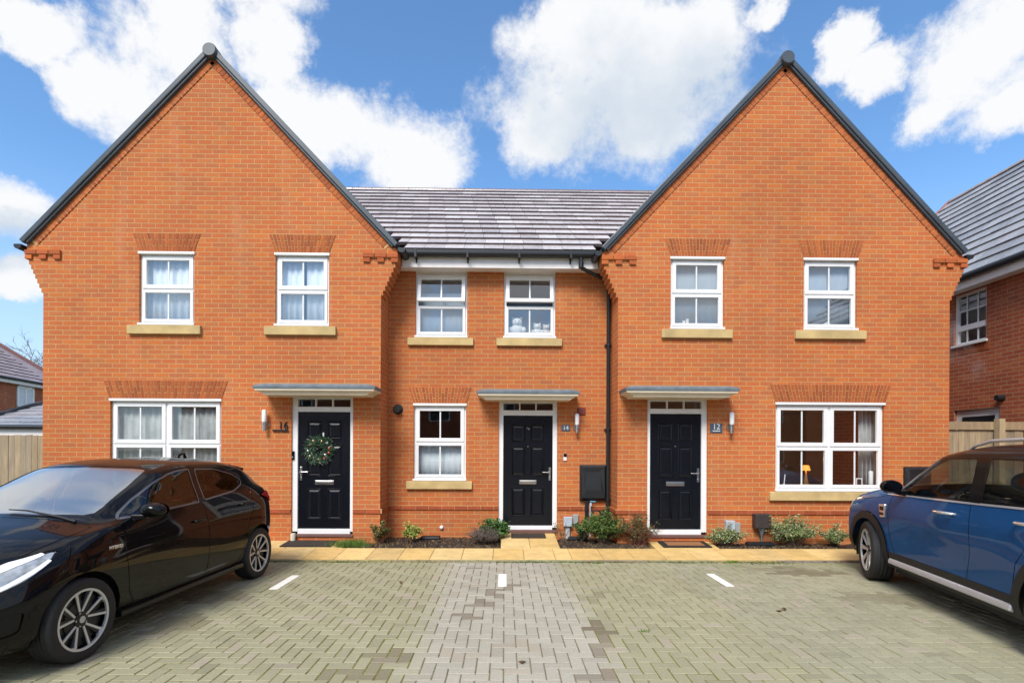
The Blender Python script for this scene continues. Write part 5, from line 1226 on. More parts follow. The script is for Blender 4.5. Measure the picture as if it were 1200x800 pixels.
def shrub(name, label, px, base_py, w, h, dpt, Y, cols, nstem=14, nleaf=900, L=.035, W=.018, stem='twig', low=.12, bias=0.0, group='shrubs in the front beds', upright=.5, tipcols=None, shape='dome'):
    """stems fan out of the crown of the root; leaves sit in clumps along and at the ends of side shoots"""
    b = atY(px, base_py, Y); base = Vector((b.x, Y, .055)); t = thing(name, label, 'shrub', base, 0, group)
    st = MB(); lf = MB(); shoots = []
    for i in range(nstem):
        a = random.uniform(0, 6.283); r_ = math.sqrt(random.random())
        hh = h*random.uniform(.55,1.0)*(1-.45*r_ if shape == 'dome' else 1)
        tip = base + Vector((math.cos(a)*w/2*r_, math.sin(a)*dpt/2*r_, hh)); mid = base.lerp(tip, .5)+Vector((random.gauss(0,.02),random.gauss(0,.02),h*.06))
        root = base + Vector((random.gauss(0,w*.06), random.gauss(0,dpt*.06), -.02))
        st.tube([root, root.lerp(mid,.5)+Vector((0,0,.01)), mid, tip], [.006,.005,.004,.0015], 5)
        for q in range(5):
            u = random.uniform(.3,1); p = mid.lerp(tip, (u-.5)*2) if u > .5 else root.lerp(mid, u*2)
            e = p + Vector((random.gauss(0,w*.10), random.gauss(0,dpt*.10), random.uniform(.0,h*.16)))
            st.tube([p, e], [.0025,.001], 4); shoots.append((p, e))
        shoots.append((mid, tip))
    per = max(1, nleaf//len(shoots))
    for p, e in shoots:
        k = random.uniform(.75,1.2); cc = random.choice(cols)
        for i in range(per):
            u = random.uniform(.15,1.05); q = p.lerp(e, u) + Vector((random.gauss(0,.012),random.gauss(0,.012),random.gauss(0,.012)))
            if q.z < base.z + h*low: continue
            d = Vector((random.gauss(0,1), random.gauss(0,1), random.gauss(upright,.8)))
            c = random.choice(cols) if random.random() < .5 else cc
            if tipcols and u > .75 and random.random() < .6: c = random.choice(tipcols)
            f_ = 1.5*k*random.uniform(.8,1.2); leaf(lf, q, d, L*random.uniform(.7,1.25), W*random.uniform(.7,1.25), tuple(x*f_ for x in c))
    st.build('stem', M[stem], t); lf.build('foliage', M['leaf'], t); return t
G1 = [(.07,.13,.03),(.10,.17,.035),(.05,.10,.025),(.13,.19,.05)]
G2 = [(.20,.27,.05),(.28,.32,.07),(.16,.22,.05),(.34,.33,.10)]
shrub('shrub','leggy young shrub with sparse dull green leaves beside the wreathed door',444,640,.34,.50,.24,8.45,[(.10,.11,.03),(.15,.15,.05),(.19,.13,.05),(.08,.10,.03)],11,420,.046,.030,low=.2)
shrub('shrub','small yellow green shrub under the lower middle window',484,640,.38,.42,.26,8.62,G2,14,700,.045,.026,low=.25,group='shrubs in the front beds')
shrub('lavender','grey purple woody lavender mound left of the middle path',565,641,.60,.36,.42,8.42,[(.15,.12,.12),(.19,.155,.15),(.12,.10,.09),(.22,.18,.17),(.11,.12,.09)],60,2600,.032,.005,low=.0,upright=1.2)
shrub('shrub','glossy dark green leafy shrub against the middle door frame',579,634,.52,.46,.36,8.72,[(.05,.12,.03),(.08,.17,.05),(.11,.21,.06),(.04,.09,.025)],30,1500,.062,.032,low=.1,upright=.2)
shrub('shrub','large bushy green shrub below the wall meter cabinet',706,641,.90,.66,.55,8.50,G1+[(.14,.20,.05),(.11,.15,.04)],48,5200,.040,.021,low=.03)
shrub('shrub','red stemmed open shrub beside the door numbered 12',748,641,.72,.66,.5,8.36,[(.14,.10,.045),(.10,.12,.04),(.17,.09,.05),(.12,.14,.05)],44,2000,.034,.015,stem='red_twig',low=.05)
shrub('shrub','upright dark green shrub under the outside tap',682,641,.24,.48,.24,8.64,[(.04,.10,.035),(.06,.13,.05),(.05,.09,.04)],14,600,.04,.018,low=.05,upright=1.0)
shrub('shrub','thin spindly shrub in front of the grey meter box by the middle door',660,638,.42,.50,.25,8.55,[(.10,.13,.04),(.14,.14,.05)],6,90,.035,.018,low=.25)
VAR = [(.22,.27,.12),(.33,.36,.20),(.14,.20,.07),(.10,.16,.05),(.40,.40,.25),(.18,.25,.09)]
VG = 'variegated shrubs under the large window'
shrub('variegated_shrub','low cream and green variegated shrub right beside the door numbered 12',851,641,.70,.42,.36,8.30,VAR,34,2800,.030,.017,low=.0,group=VG)
shrub('variegated_shrub','tallest cream and green variegated shrub in the middle under the large window',930,642,.92,.62,.40,8.28,VAR,54,5200,.030,.017,low=.0,group=VG)
shrub('variegated_shrub','cream and green variegated shrub beside the blue car tyre',977,642,.52,.42,.36,8.28,VAR,26,2200,.030,.017,low=.0,group=VG)
gr = MB(); 
for i in range(1500):
    x = atY(410,638,8.3).x + random.gauss(0,.15); y = random.uniform(YPI+.02, 8.44); h = random.uniform(.05,.15); a = random.uniform(0,6.28); r_ = .004
    lean = Vector((random.gauss(0,.04), random.gauss(0,.04), h)); c = random.choice([(.10,.20,.03),(.14,.26,.04),(.08,.16,.03),(.18,.27,.06)])
    p = Vector((x,y,.055)); s_ = Vector((math.cos(a)*r_, math.sin(a)*r_, 0)); gr.face([p-s_, p+s_, p+lean], c)
tag(gr.build('grass_clump', M['leaf'], loc=(atY(410,638,8.3).x, 8.3, .05)), 'bright green grass tuft spilling onto the path by the wreathed door', 'grass')
# tiny plants in the bed
for px, py, c in ((640+110,636,(.2,.22,.1)),):
    pass
# bare tree far behind the left fence
def bare_tree(p, h, label):
    t = thing('bare_tree', label, 'tree', p); tr = MB(); br = MB()
    tr.tube([p, p+Vector((.1,0,h*.4)), p+Vector((0,0,h*.62))], [.22,.16,.09], 8)
    def grow(q, d, L, r_, k):
        e = q + d*L; m_ = q.lerp(e,.5)+Vector((random.gauss(0,1),random.gauss(0,1),random.gauss(0,1)))*L*.06
        br.tube([q,m_,e],[r_,r_*.8,r_*.55],4,caps=False)
        if k == 0: return
        for i in range(3):
            nd = (d + Vector((random.gauss(0,.55),random.gauss(0,.55),random.gauss(.12,.4)))).normalized(); grow(q.lerp(e, random.uniform(.5,1)), nd, L*random.uniform(.55,.8), r_*.6, k-1)
    for i in range(7):
        a = i*.9+random.random(); grow(p+Vector((0,0,h*random.uniform(.35,.62))), Vector((math.cos(a)*.6,math.sin(a)*.6,.9)).normalized(), h*.22, .06, 4)
    tr.build('trunk', M['bare'], t); br.build('crown', M['bare'], t); return t
pt_ = ray(37, 410); d_ = 42/pt_.y; bp = EYE + pt_*d_; bare_tree(Vector((bp.x, 42, -.05)), 10.2, 'bare winter tree rising behind the far left roof')
# ------------------------------------------------------------------ fittings, signs, mats and things in the windows
def wall_lamp(px, y0, y1, Y, label, arm_px):
    x = atY(px, 495, Y).x; z1 = atY(px, y0, Y).z; z0 = atY(px, y1, Y).z; t = thing('wall_lamp', label, 'wall light', (x, Y, z0), 0, 'wall lights beside the front doors'); yy = Y-.085; h = z1-z0
    a = MB(); a.lathe([(.034,z0+h*.42),(.037,z0+h*.46),(.037,z1-.03),(.025,z1-.006),(.0,z1)], (x,yy,0), 'z', 20); a.build('lamp_tube', M['white_lamp'], t, smooth=True, angle=40)
    b = MB(); b.lathe([(.0,z0),(.030,z0+.004),(.030,z0+h*.415)], (x,yy,0), 'z', 20); b.build('lamp_body', M['steel'], t, smooth=True, angle=40)
    c = MB(); c.lathe([(.055,-.025),(.06,-.016),(.06,-.0)], (x,Y,z0+h*.30), 'y', 20); c.tube([(x,Y-.02,z0+h*.3),(x,yy,z0+h*.3)], .014, 8); c.build('wall_bracket', M['steel'], t, smooth=True, angle=40); return t
wall_lamp(312.5, 480, 505, YG, 'steel and opal wall lamp left of the wreathed door', 1)
wall_lamp(675.5, 484.5, 507.5, YC, 'steel and opal wall lamp above the black meter cabinet', -1)
wall_lamp(855, 483, 508, YG, 'steel and opal wall lamp right of the plaque reading 12', -1)
M['slate'] = simple('slate plaque', (.07,.10,.14), .5, var=.2, scale=20); M['white_paint'] = simple('white lettering', (.80,.80,.78), .5, var=.02); M['black_num'] = simple('black numerals', (.012,.012,.014), .4)
def plaque(x0,y0,x1,y1,Y,txt,label,size,sub=False):
    r_ = rect(x0,y0,x1,y1,Y); t = MB(); t.box(r_[0],r_[1],Y-.012,Y-.001,r_[2],r_[3]); cx, cz = (r_[0]+r_[1])/2, (r_[2]+r_[3])/2
    o = tag(t.build('house_number_sign', M['slate'], loc=(cx,Y,cz), bevel=.002), label, 'number sign')
    place_text('numerals', txt, size, M['white_paint'], (cx,Y-.0125,cz+(.022 if sub else 0)), o)
    if sub:
        l = MB(); l.box(r_[0]+.04,r_[1]-.04,Y-.0135,Y-.0115,r_[2]+.026,r_[2]+.038); l.build('small_lettering', M['white_paint'], o)
    return o
plaque(658,497.7,667.8,504.8,YC,'14','small slate plaque reading 14 beside the middle door',.10)
plaque(832,496,846.3,507,YG,'12','slate plaque reading 12 right of the right hand door',.125,True)
p = atY(332.5,498.5,YG); o = place_text('house_number_sign','16',.165,M['black_num'],(p.x,YG-.012,p.z),depth=.008); tag(o,'black metal numerals 16 standing on a thin bar','number sign')
r_ = rect(320,503.2,338,505,YG); b = MB(); b.box(r_[0],r_[1],YG-.03,YG-.001,r_[2],r_[3]); bb = b.build('bar', M['black_num'], None); bb.parent = o; bb.matrix_parent_inverse = Matrix.Identity(4)
bb.data.transform(Matrix.Translation(-Vector((p.x,YG-.012,p.z)))); bb.data.transform(Matrix.Rotation(R(-90),4,'X'))
p = atY(618.7,502,YC+.06); 
door_mid = [c for c in hm.children if c.name.startswith('door')][0]
place_text('door_numerals','14',.065,M['steel'],(p.x,YC+.058,p.z),door_mid,rot=(R(90),R(28),0))
def bell(x0,y0,x1,y1,Y,label,two):
    r_ = rect(x0,y0,x1,y1,Y); b = MB(); b.box(r_[0],r_[1],Y-.025,Y-.001,r_[2],r_[3]); o = tag(b.build('doorbell', M['upvc'] if two else M['black_gloss'], loc=((r_[0]+r_[1])/2,Y,r_[2]), bevel=.006), label, 'doorbell')
    c = MB(); zc = r_[2]+(r_[3]-r_[2])*(.75 if two else .25); c.lathe([(.0,-.032),(.014,-.030),(.014,-.024)] , ((r_[0]+r_[1])/2,Y,zc), 'y', 14); c.build('button', M['black_gloss'] if two else M['steel'], o)
    if two: c = MB(); c.box(r_[0]+.002,r_[1]-.002,Y-.027,Y-.0255,zc-.03,zc+.03); c.build('camera_panel', M['black_gloss'], o)
bell(660.2,531,664,539.5,YC,'white doorbell with a black top beside the middle door',True)
bell(341.8,528,345.3,538,YG+.028,'black doorbell on the frame of the wreathed door',False)
def cabinet(x0,y0,x1,y1,Y,label):
    r_ = rect(x0,y0,x1,y1,Y); a,b,c,d = r_; t = thing('meter_cabinet', label, 'meter box', ((a+b)/2,Y,c)); m_ = MB(); m_.box(a,b,Y-.06,Y-.001,c,d); m_.build('back_box', M['dark_plastic'], t, bevel=.012)
    l = MB(); yq = Y-.0605; w_=.03; h_=d-c
    O = [(a+.008,yq,c+.008),(b-.008,yq,c+.008),(b-.008,yq,d-.008),(a+.008,yq,d-.008)]; I = [(a+.035,yq-.045,c+.05),(b-.035,yq-.045,c+.05),(b-.04,yq-.03,d-.04),(a+.04,yq-.03,d-.04)]
    J = [(a+.09,yq-.05,c+.30*h_),(b-.09,yq-.05,c+.30*h_)]
    l.face([O[0],O[1],I[1],I[0]]); l.face([O[1],O[2],I[2],I[1]]); l.face([O[2],O[3],I[3],I[2]]); l.face([O[3],O[0],I[0],I[3]])
    l.face([I[0],I[1],J[1],J[0]]); l.face([I[1],I[2],(b-.11,yq-.022,d-.12),J[1]]); l.face([I[3],I[0],J[0],(a+.11,yq-.022,d-.12)]); l.face([J[0],J[1],(b-.11,yq-.022,d-.12),(a+.11,yq-.022,d-.12)]); l.face([I[2],I[3],(a+.11,yq-.022,d-.12),(b-.11,yq-.022,d-.12)])
    l.build('lid', M['dark_plastic'], t); k = MB(); xx = a+.27*(b-a); k.box(xx-.03,xx+.03,Y-.05,Y-.002,.05,c); k.build('conduit', M['dark_plastic'], t, bevel=.01); return t
cabinet(679,544.3,709.8,586,YC,'black wall meter cabinet beside the downpipe with a faceted front')
cabinet(1058,546.5,1088,588,YG,'black wall meter cabinet behind the bonnet of the blue car')
def wbox(name,x0,y0,x1,y1,Y,d,mat,label,cat,pipe=None,bev=.008,group=None):
    r_ = rect(x0,y0,x1,y1,Y); b = MB(); b.box(r_[0],r_[1],Y-d,Y-.001,r_[2],r_[3]); o = tag(b.build(name, mat, loc=((r_[0]+r_[1])/2,Y,r_[2]), bevel=bev), label, cat, group)
    l = MB(); l.box(r_[0]+.008,r_[1]-.008,Y-d-.006,Y-d-.0005,r_[2]+.008,r_[3]-.008); l.build('cover', mat, o, bevel=.003)
    if pipe: xx = (r_[0]+r_[1])/2+pipe[1]; p_ = MB(); p_.box(xx-pipe[0],xx+pipe[0],Y-d*.6,Y-.002,.04,r_[2]-.0005); p_.build('pipe', mat, o, bevel=.006)
    return o
wbox('utility_box',660,604.8,670,616,YC,.09,M['grey_box'],'larger pale grey utility box on a duct by the middle door','utility box',(.035,0))
wbox('utility_box',671,602,677.5,613.5,YC,.05,simple('dull grey plastic',(.33,.34,.33),.55),'smaller dull grey utility box to the right of the paler one, middle house','utility box')
wbox('utility_box',848.5,609,859,621,YG,.09,M['grey_box'],'larger pale grey utility box behind the shrub by door 12','utility box',(.025,0))
wbox('utility_box',859.4,611.5,866.3,623.5,YG,.05,simple('dull grey plastic',(.33,.34,.33),.55),'smaller dull grey utility box beside the paler one, right of door 12','utility box')
bx = wbox('drain_hopper',881,601,899,617.5,YG,.14,simple('brown black plastic',(.045,.035,.035),.5,var=.2),'brown black square hopper box on the wall under the large window','hopper',None,.012)
r_ = rect(886,617.5,894,635,YG); f = MB(); cx = (r_[0]+r_[1])/2; f.lathe([(.014,.05),(.014,r_[3]-.14),(.05,r_[3]-.03),(.07,r_[3])],(cx,YG-.07,0),'z',14); f.build('funnel', M['lead'], bx, smooth=True, angle=40)
wbox('air_vent',676.4,477.4,686,486.2,YC,.012,simple('dark red vent',(.16,.028,.022),.7),'dark red square air vent above the middle wall lamp','vent',None,.003)
fl = MB(); p = atY(466.5,479.5,YC); fl.lathe([(.0,-.10),(.055,-.10),(.062,-.09),(.062,-.012),(.088,-.010),(.088,-.001)],(p.x,YC,p.z),'y',24); o = tag(fl.build('wall_flue', M['dark_plastic'], loc=(p.x,YC,p.z), smooth=True, angle=40),'round black flue in the inner corner of the middle house','flue')
c = MB(); p = atY(517.5,617.6,YC); c.lathe([(.0,-.045),(.02,-.042),(.034,-.02),(.034,-.001)],(p.x,YC,p.z),'y',18); tag(c.build('overflow_outlet', M['upvc'], loc=(p.x,YC,p.z), smooth=True, angle=50),'small round white cap low on the middle house wall','cap')
for (a,y0,b,y1,Y,lab) in ((492,631.5,515,638,8.80,'low black gully box in the soil under the lower middle window'),(667,630,689,636,8.75,'low black gully box in the soil under the grey utility boxes'),(878,634.5,909,641.5,8.28,'low black gully box in the soil under the brown black hopper')):
    r_ = rect(a,y0,b,y1,Y); m_ = MB(); m_.box(r_[0],r_[1],Y,Y+.16,.03,.125); o = tag(m_.build('gully_box', M['dark_plastic'], loc=((r_[0]+r_[1])/2,Y,.03), bevel=.012), lab, 'drain'); l = MB(); l.box(r_[0]+.015,r_[1]-.015,Y+.015,Y+.145,.1255,.133); l.build('lid', M['cladding'], o, bevel=.003)
# garden tap and coiled hose
tp = thing('garden_tap','blue handled outside tap on a pipe below the meter cabinet','tap',(atY(694,590,YC).x,YC,.1)); q = atY(692,589,YC-.06); k = MB(); k.tube([(q.x,YC-.03,.10),(q.x,YC-.03,q.z),(q.x,YC-.10,q.z),(q.x,YC-.12,q.z-.05)],.012,8); k.build('pipe', M['grey_box'], tp)
k = MB(); k.tube([(q.x-.01,YC-.10,q.z+.03),(q.x+.08,YC-.11,q.z+.025)],.012,8); k.tube([(q.x,YC-.08,q.z),(q.x,YC-.08,q.z+.035)],.010,8); k.build('tap_handle', simple('blue tap handle',(.05,.25,.42),.4), tp)
hs = MB(); q = atY(699,604,YC-.12); pts = [(q.x+.085*math.cos(a)*(1-.02*math.sin(a*.3)),YC-.10-.004*a/3,q.z+.09*math.sin(a)) for a in [i*.35 for i in range(72)]]; hs.tube(pts,.012,6); tag(hs.build('hose', M['cladding'], loc=(q.x,YC-.1,q.z), smooth=True),'dark coiled hose hanging behind the large green shrub','hose')
st = MB(); p = atY(344,628,YG-.03); st.lathe([(.04,.10),(.04,p.z+.03),(.034,p.z+.05),(.0,p.z+.055)],(p.x,YG-.05,0),'z',16); o = tag(st.build('pipe_stub', simple('cream pipe',(.62,.60,.46),.5), loc=(p.x,YG-.05,.1), smooth=True, angle=40),'short cream pipe stub at the foot of the wreathed door frame','pipe')
# door mats
def mat_(cx, w_, y0, y1, label, mats, border=False):
    m_ = MB(); z = lambda y: zpath(y)+.004; x0, x1 = cx-w_/2, cx+w_/2
    m_.hexa([(x0,y0,z(y0)),(x1,y0,z(y0)),(x1,y1,z(y1)),(x0,y1,z(y1)),(x0,y0,z(y0)+.014),(x1,y0,z(y0)+.014),(x1,y1,z(y1)+.014),(x0,y1,z(y1)+.014)])
    o = tag(m_.build('door_mat', mats[0], loc=(cx,y0,z(y0)), bevel=.005), label, 'door mat')
    if border:
        i = .09; m_ = MB(); a,b,c,d = x0+i,x1-i,y0+i*.8,y1-i*.8; m_.hexa([(a,c,z(c)+.0145),(b,c,z(c)+.0145),(b,d,z(d)+.0145),(a,d,z(d)+.0145),(a,c,z(c)+.018),(b,c,z(c)+.018),(b,d,z(d)+.018),(a,d,z(d)+.018)]); m_.build('coir_centre', mats[1], o)
mat_(DXL-.12,.78,8.10,8.47,'dark brown doormat in front of the wreathed door',[M['coir']])
mat_(DXC,.58,8.68,8.98,'small dark grid doormat in front of the middle door',[M['coir']])
mat_(DXR+.04,.76,8.10,8.47,'black bordered doormat with an orange brown centre',[M['cladding'],simple('orange coir',(.28,.12,.045),.95,var=.3,scale=60,bump=.5)],True)
# wreath on the left door
wx = atY(374.7,527,YG+.06); wr = thing('wreath','green fir wreath with red and pale baubles hanging on the left door','wreath',(wx.x,YG+.05,wx.z)); f = MB()
for i in range(2600):
    a = random.uniform(0,6.283); rr = .140+random.gauss(0,.036); yy = YG+.035+random.gauss(0,.018); p = Vector((wx.x+rr*math.cos(a),yy,wx.z+rr*math.sin(a)))
    d = Vector((math.cos(a+random.gauss(.9,.7)),-abs(random.gauss(.2,.4)),math.sin(a+random.gauss(.9,.7)))); c = random.choice([(.03,.10,.035),(.05,.15,.05),(.025,.08,.03),(.09,.17,.09),(.20,.27,.22)] if random.random()<.86 else [(.4,.43,.4)])
    leaf(f, p, d, random.uniform(.04,.075), .014, c)
f.build('greenery', M['leaf'], wr)
bm_ = [(simple('red bauble',(.55,.10,.07),.15,.3),[(10,.17),(345,.17),(305,.16),(150,.16)]),(simple('gold bauble',(.62,.46,.24),.2,.5),[(70,.15),(215,.17),(270,.15),(120,.17)]),(simple('silver bauble',(.75,.75,.74),.15,.5),[(40,.18),(185,.17),(240,.14),(325,.13)])]
for mt, ps in bm_:
    for a, rr in ps:
        b = MB(); r_ = .021; b.lathe([(r_*math.sin(math.pi*i/8),-r_*math.cos(math.pi*i/8)) for i in range(9)],(wx.x+rr*math.cos(R(a)),YG+.005,wx.z+rr*math.sin(R(a))),'z',14); b.build('bauble', mt, wr, smooth=True)
h_ = MB(); q = atY(379,509.5,YG+.05); h_.box(q.x-.012,q.x+.012,YG+.045,YG+.058,q.z-.06,q.z+.04); h_.build('hanger', M['white_paint'], wr, bevel=.003)
# curtains, blinds and what stands on the window boards
def curtain(rc, Y, x0, x1, z0, z1, mat, label, cat='curtain', amp=.025, wl=.11, group=None):
    w_ = MB(); n = max(10, int((x1-x0)/.012)); V = []
    for zz in (z0, z1):
        for i in range(n+1):
            x = x0+(x1-x0)*i/n; V.append((x, Y+amp*math.sin(x*6.283/wl+.6*math.sin(x*9))*(1.15 if zz == z0 else .85)+.01*math.sin(x*3), zz))
    k = n+1; w_.grid(V,[(i,i+1,k+i+1,k+i) for i in range(n)]); o = w_.build('curtain' if cat == 'curtain' else 'blind', mat, loc=((x0+x1)/2,Y,z0), smooth=True)
    s_ = o.modifiers.new('thick','SOLIDIFY'); s_.thickness = .004; return tag(o, label, cat, group)
def both(rc, Y, mat, label, gap=0.0):
    xm = (rc[0]+rc[1])/2
    curtain(rc, Y+.14, rc[0]-.02, xm-gap, rc[2]-.05, rc[3]+.08, mat, label+', left half', amp=.012); curtain(rc, Y+.142, xm+gap, rc[1]+.02, rc[2]-.05, rc[3]+.08, mat, label+', right half', amp=.012)
both(LW1, YG, M['net'], 'white net curtain in the leftmost upper window'); both(LW2, YG, M['net'], 'white net curtain in the upper window above the wreathed door', .02)
both(LWG, YG, M['net_dim'], 'grey net curtain behind the black car', .03)
zm = (CWG[2]+CWG[3])/2; curtain(CWG, YC+.17, CWG[0]-.02, CWG[1]+.02, CWG[2]-.02, zm-.03, M['net'], 'white half curtain across the lower panes of the middle ground window', amp=.004)
for rc, lab in ((RW1,'pale blue grey blind in the upper window left of the right gable centre'),(RW2,'pale blue grey blind in the rightmost upper window of the right gable')): curtain(rc, YG+.135, rc[0]-.01, rc[1]+.01, rc[2]-.0, rc[3]+.06, M['blind'], lab, 'blind', amp=.002)
curtain(CW1, YC+.14, CW1[0]-.03, CW1[1]+.03, CW1[2]-.1, CW1[2]+(CW1[3]-CW1[2])*.72, M['blind'], 'pale blind in the left tilted upper window of the middle house', 'blind', amp=.002)
curtain(CW2, YC+.55, CW2[0]-.03, CW2[1]+.03, CW2[2]-.1, CW2[2]+(CW2[3]-CW2[2])*.70, M['blind'], 'pale blind behind the soft toys in the right tilted upper window', 'blind', amp=.002)
curtain(RWG, YG+.24, RWG[1]-.26, RWG[1]+.03, RWG[2]-.2, RWG[3]+.1, M['net_dim'], 'light grey curtain gathered at the right of the lamp lit window', amp=.03, wl=.07)
M['plush'] = simple('white plush', (.62,.62,.62), .95, var=.08, scale=20, bump=.4); M['plush_d'] = simple('dark plush', (.10,.08,.07), .9)
def toy(px, py, h, label, mat, Y=YC+.21):
    p = atY(px, py, Y); z0 = CW2[2]+.045; t = thing('soft_toy', label, 'soft toy', (p.x,Y,z0)); r_ = h*.36
    def ball(nm, c, rr, sz=1.0, par=None, mt=None):
        b = MB(); b.lathe([(rr*math.sin(math.pi*i/10),-rr*sz*math.cos(math.pi*i/10)) for i in range(11)],c,'z',18); return b.build(nm, mt or mat, par or t, smooth=True)
    ball('body',(p.x,Y,z0+r_*.9),r_,.95); hd = ball('head',(p.x,Y-.02,z0+h*.72),r_*.78,.9)
    for s in (-1,1):
        ball('ear',(p.x+s*r_*.55,Y-.01,z0+h*.72+r_*.62),r_*.26); ball('arm',(p.x+s*r_*.95,Y-.05,z0+r_*.9),r_*.36,1.3); ball('eye',(p.x+s*r_*.26,Y-.02-r_*.70,z0+h*.75),r_*.07,1,hd,M['plush_d'])
    ball('muzzle',(p.x,Y-.02-r_*.66,z0+h*.68),r_*.28,.8,hd)
toy(606,372,.34,'large white teddy bear sitting behind the right upper middle window',M['plush']); toy(629.5,380,.24,'small white soft toy with a raised head beside the large teddy',M['plush']); toy(640,380,.22,'cream soft toy at the right end of the row in the window',simple('cream plush',(.58,.50,.45),.95,var=.1,scale=20))
# right upper windows: ornaments on the boards
for i,(px,h) in enumerate(((795,.06),(799,.10),(803,.13))):
    p = atY(px,378,YG+.20); b = MB(); z0 = RW1[2]+.045; b.box(p.x-.022,p.x+.022,YG+.10,YG+.13,z0,z0+h); b.box(p.x-.018,p.x+.018,YG+.098,YG+.0995,z0+.01,z0+h-.01); tag(b.build('ornament', M['plush'], loc=(p.x,YG+.2,z0), bevel=.006), ['shortest of three white blocks on the upper window board','middle sized of three white blocks on the upper window board','tallest of three white blocks on the upper window board'][i], 'ornament', 'white blocks on the window board')
p = atY(965,379,YG+.20); z0 = RW2[2]+.045; b = MB(); b.prism([(p.x-.06,z0),(p.x+.06,z0),(p.x+.06,z0+.045),(p.x,z0+.105),(p.x-.06,z0+.045)],YG+.10,YG+.135); tag(b.build('ornament', M['plush'], loc=(p.x,YG+.2,z0), bevel=.004),'small white house shaped ornament in the rightmost gable window','ornament')
# lower right window: lamp, photo frame, candle
t = NT('glowing lamp shade'); t.set(Base_Color=(.8,.45,.12), Emission_Color=(1.0,.36,.04), Emission_Strength=.45, Roughness=.8); M['glow'] = t.mat
p = atY(944.5,548,YG+.75); lm = thing('table_lamp','lit table lamp glowing orange inside the lower right window','lamp',(p.x,YG+.75,.7)); s_ = MB(); s_.lathe([(.05,p.z+.045),(.075,p.z-.045)],(p.x,YG+.75,0),'z',24,caps=False); s_.build('lamp_shade', M['glow'], lm, smooth=True); s_ = MB(); s_.lathe([(.08,p.z-.55),(.09,p.z-.50),(.03,p.z-.40),(.045,p.z-.26),(.015,p.z-.12),(.012,p.z-.03)],(p.x,YG+.75,0),'z',16); s_.build('lamp_base', simple('amber glass base',(.35,.18,.05),.3), lm, smooth=True)
pl = bpy.data.lights.new('lamp_bulb','POINT'); pl.energy = 10; pl.color = (1,.5,.15); pl.shadow_soft_size = .05; po = bpy.data.objects.new('lamp_bulb',pl); COL.objects.link(po); po.location = (p.x,YG+.75,p.z+.16)
sd_ = MB(); sd_.box(p.x-.6,p.x+.5,YG+.55,YG+.95,.14,p.z-.55); tag(sd_.build('side_table', simple('dark wood',(.05,.03,.02),.5,var=.3), loc=(p.x,YG+.75,.14), bevel=.01),'dark low cabinet carrying the lit lamp','table')
p = atY(1006.5,562,YG+.2); z0 = RWG[2]+.045; fr_ = thing('photo_frame','white photo frame standing on the lower right window board','photo frame',(p.x,YG+.2,z0)); f = MB(); frame_rect(f,p.x-.055,p.x+.055,z0,z0+.145,.02,.02,.02,.02,YG+.19,YG+.205); f.build('frame',M['plush'],fr_); f = MB(); f.box(p.x-.035,p.x+.035,YG+.196,YG+.204,z0+.02,z0+.125); f.build('picture',M['dark_plastic'],fr_)
p = atY(1020.5,552,YG+.2); c = MB(); c.lathe([(.03,z0),(.036,z0+.02),(.036,z0+.25),(.03,z0+.262),(.0,z0+.262)],(p.x,YG+.2,0),'z',18); tag(c.build('candle',M['white_lamp'],loc=(p.x,YG+.2,z0),smooth=True,angle=40),'thick white pillar candle beside the photo frame','candle')
p = atY(918.5,560,YG+.2); c = MB(); c.tube([(p.x,YG+.2,z0),(p.x+.02,YG+.2,z0+.20)],.008,8); c.lathe([(.022,z0),(.022,z0+.04)],(p.x,YG+.2,0),'z',12); tag(c.build('candle',M['white_lamp'],loc=(p.x,YG+.2,z0)),'thin white taper leaning at the left end of the window board','candle')

# faint boiler steam drifting up the neighbour's wall from its flue
fx = atX(1175,466,XW); sm = bpy.data.meshes.new('steam'); bm = bmesh.new(); path = [(XW-.25,fx.y,fx.z+.15,.18),(XW-.45,fx.y+.35,fx.z+.75,.34),(XW-.55,fx.y+.9,fx.z+1.5,.45),(XW-.6,fx.y+1.5,fx.z+2.2,.5),(XW-.6,fx.y+2.1,fx.z+2.7,.35)]
rings = []
for x,y,z,r_ in path: rings.append([bm.verts.new((x+r_*.6*math.cos(a),y+r_*math.sin(a),z-.25*r_*math.sin(a))) for a in [2*math.pi*i/12 for i in range(12)]])
for a,b in zip(rings,rings[1:]):
    for i in range(12): j = (i+1)%12; bm.faces.new((a[i],a[j],b[j],b[i]))
bm.faces.new(rings[0][::-1]); bm.faces.new(rings[-1]); bmesh.ops.recalc_face_normals(bm, faces=bm.faces); bm.to_mesh(sm); bm.free()
t = NT('steam'); t.n.remove(t.bsdf); pv_ = t.add('ShaderNodeVolumePrincipled'); pv_.inputs['Color'].default_value = (1,1,1,1)
nz = t.noise(t.pos(), 2.6, 4, .6); t.link(t.math('MULTIPLY', t.math('SUBTRACT', nz, .42, True), 3.2), pv_.inputs['Density']); t.link(pv_.outputs[0], t.out.inputs['Volume'])
sm.materials.append(t.mat); so_ = bpy.data.objects.new('steam', sm); COL.objects.link(so_); ms_ = so_.modifiers.new('s','SUBSURF'); ms_.levels = 2; ms_.render_levels = 2
tag(so_, 'faint white boiler steam drifting up the dark red brick wall', 'steam', kind='stuff')
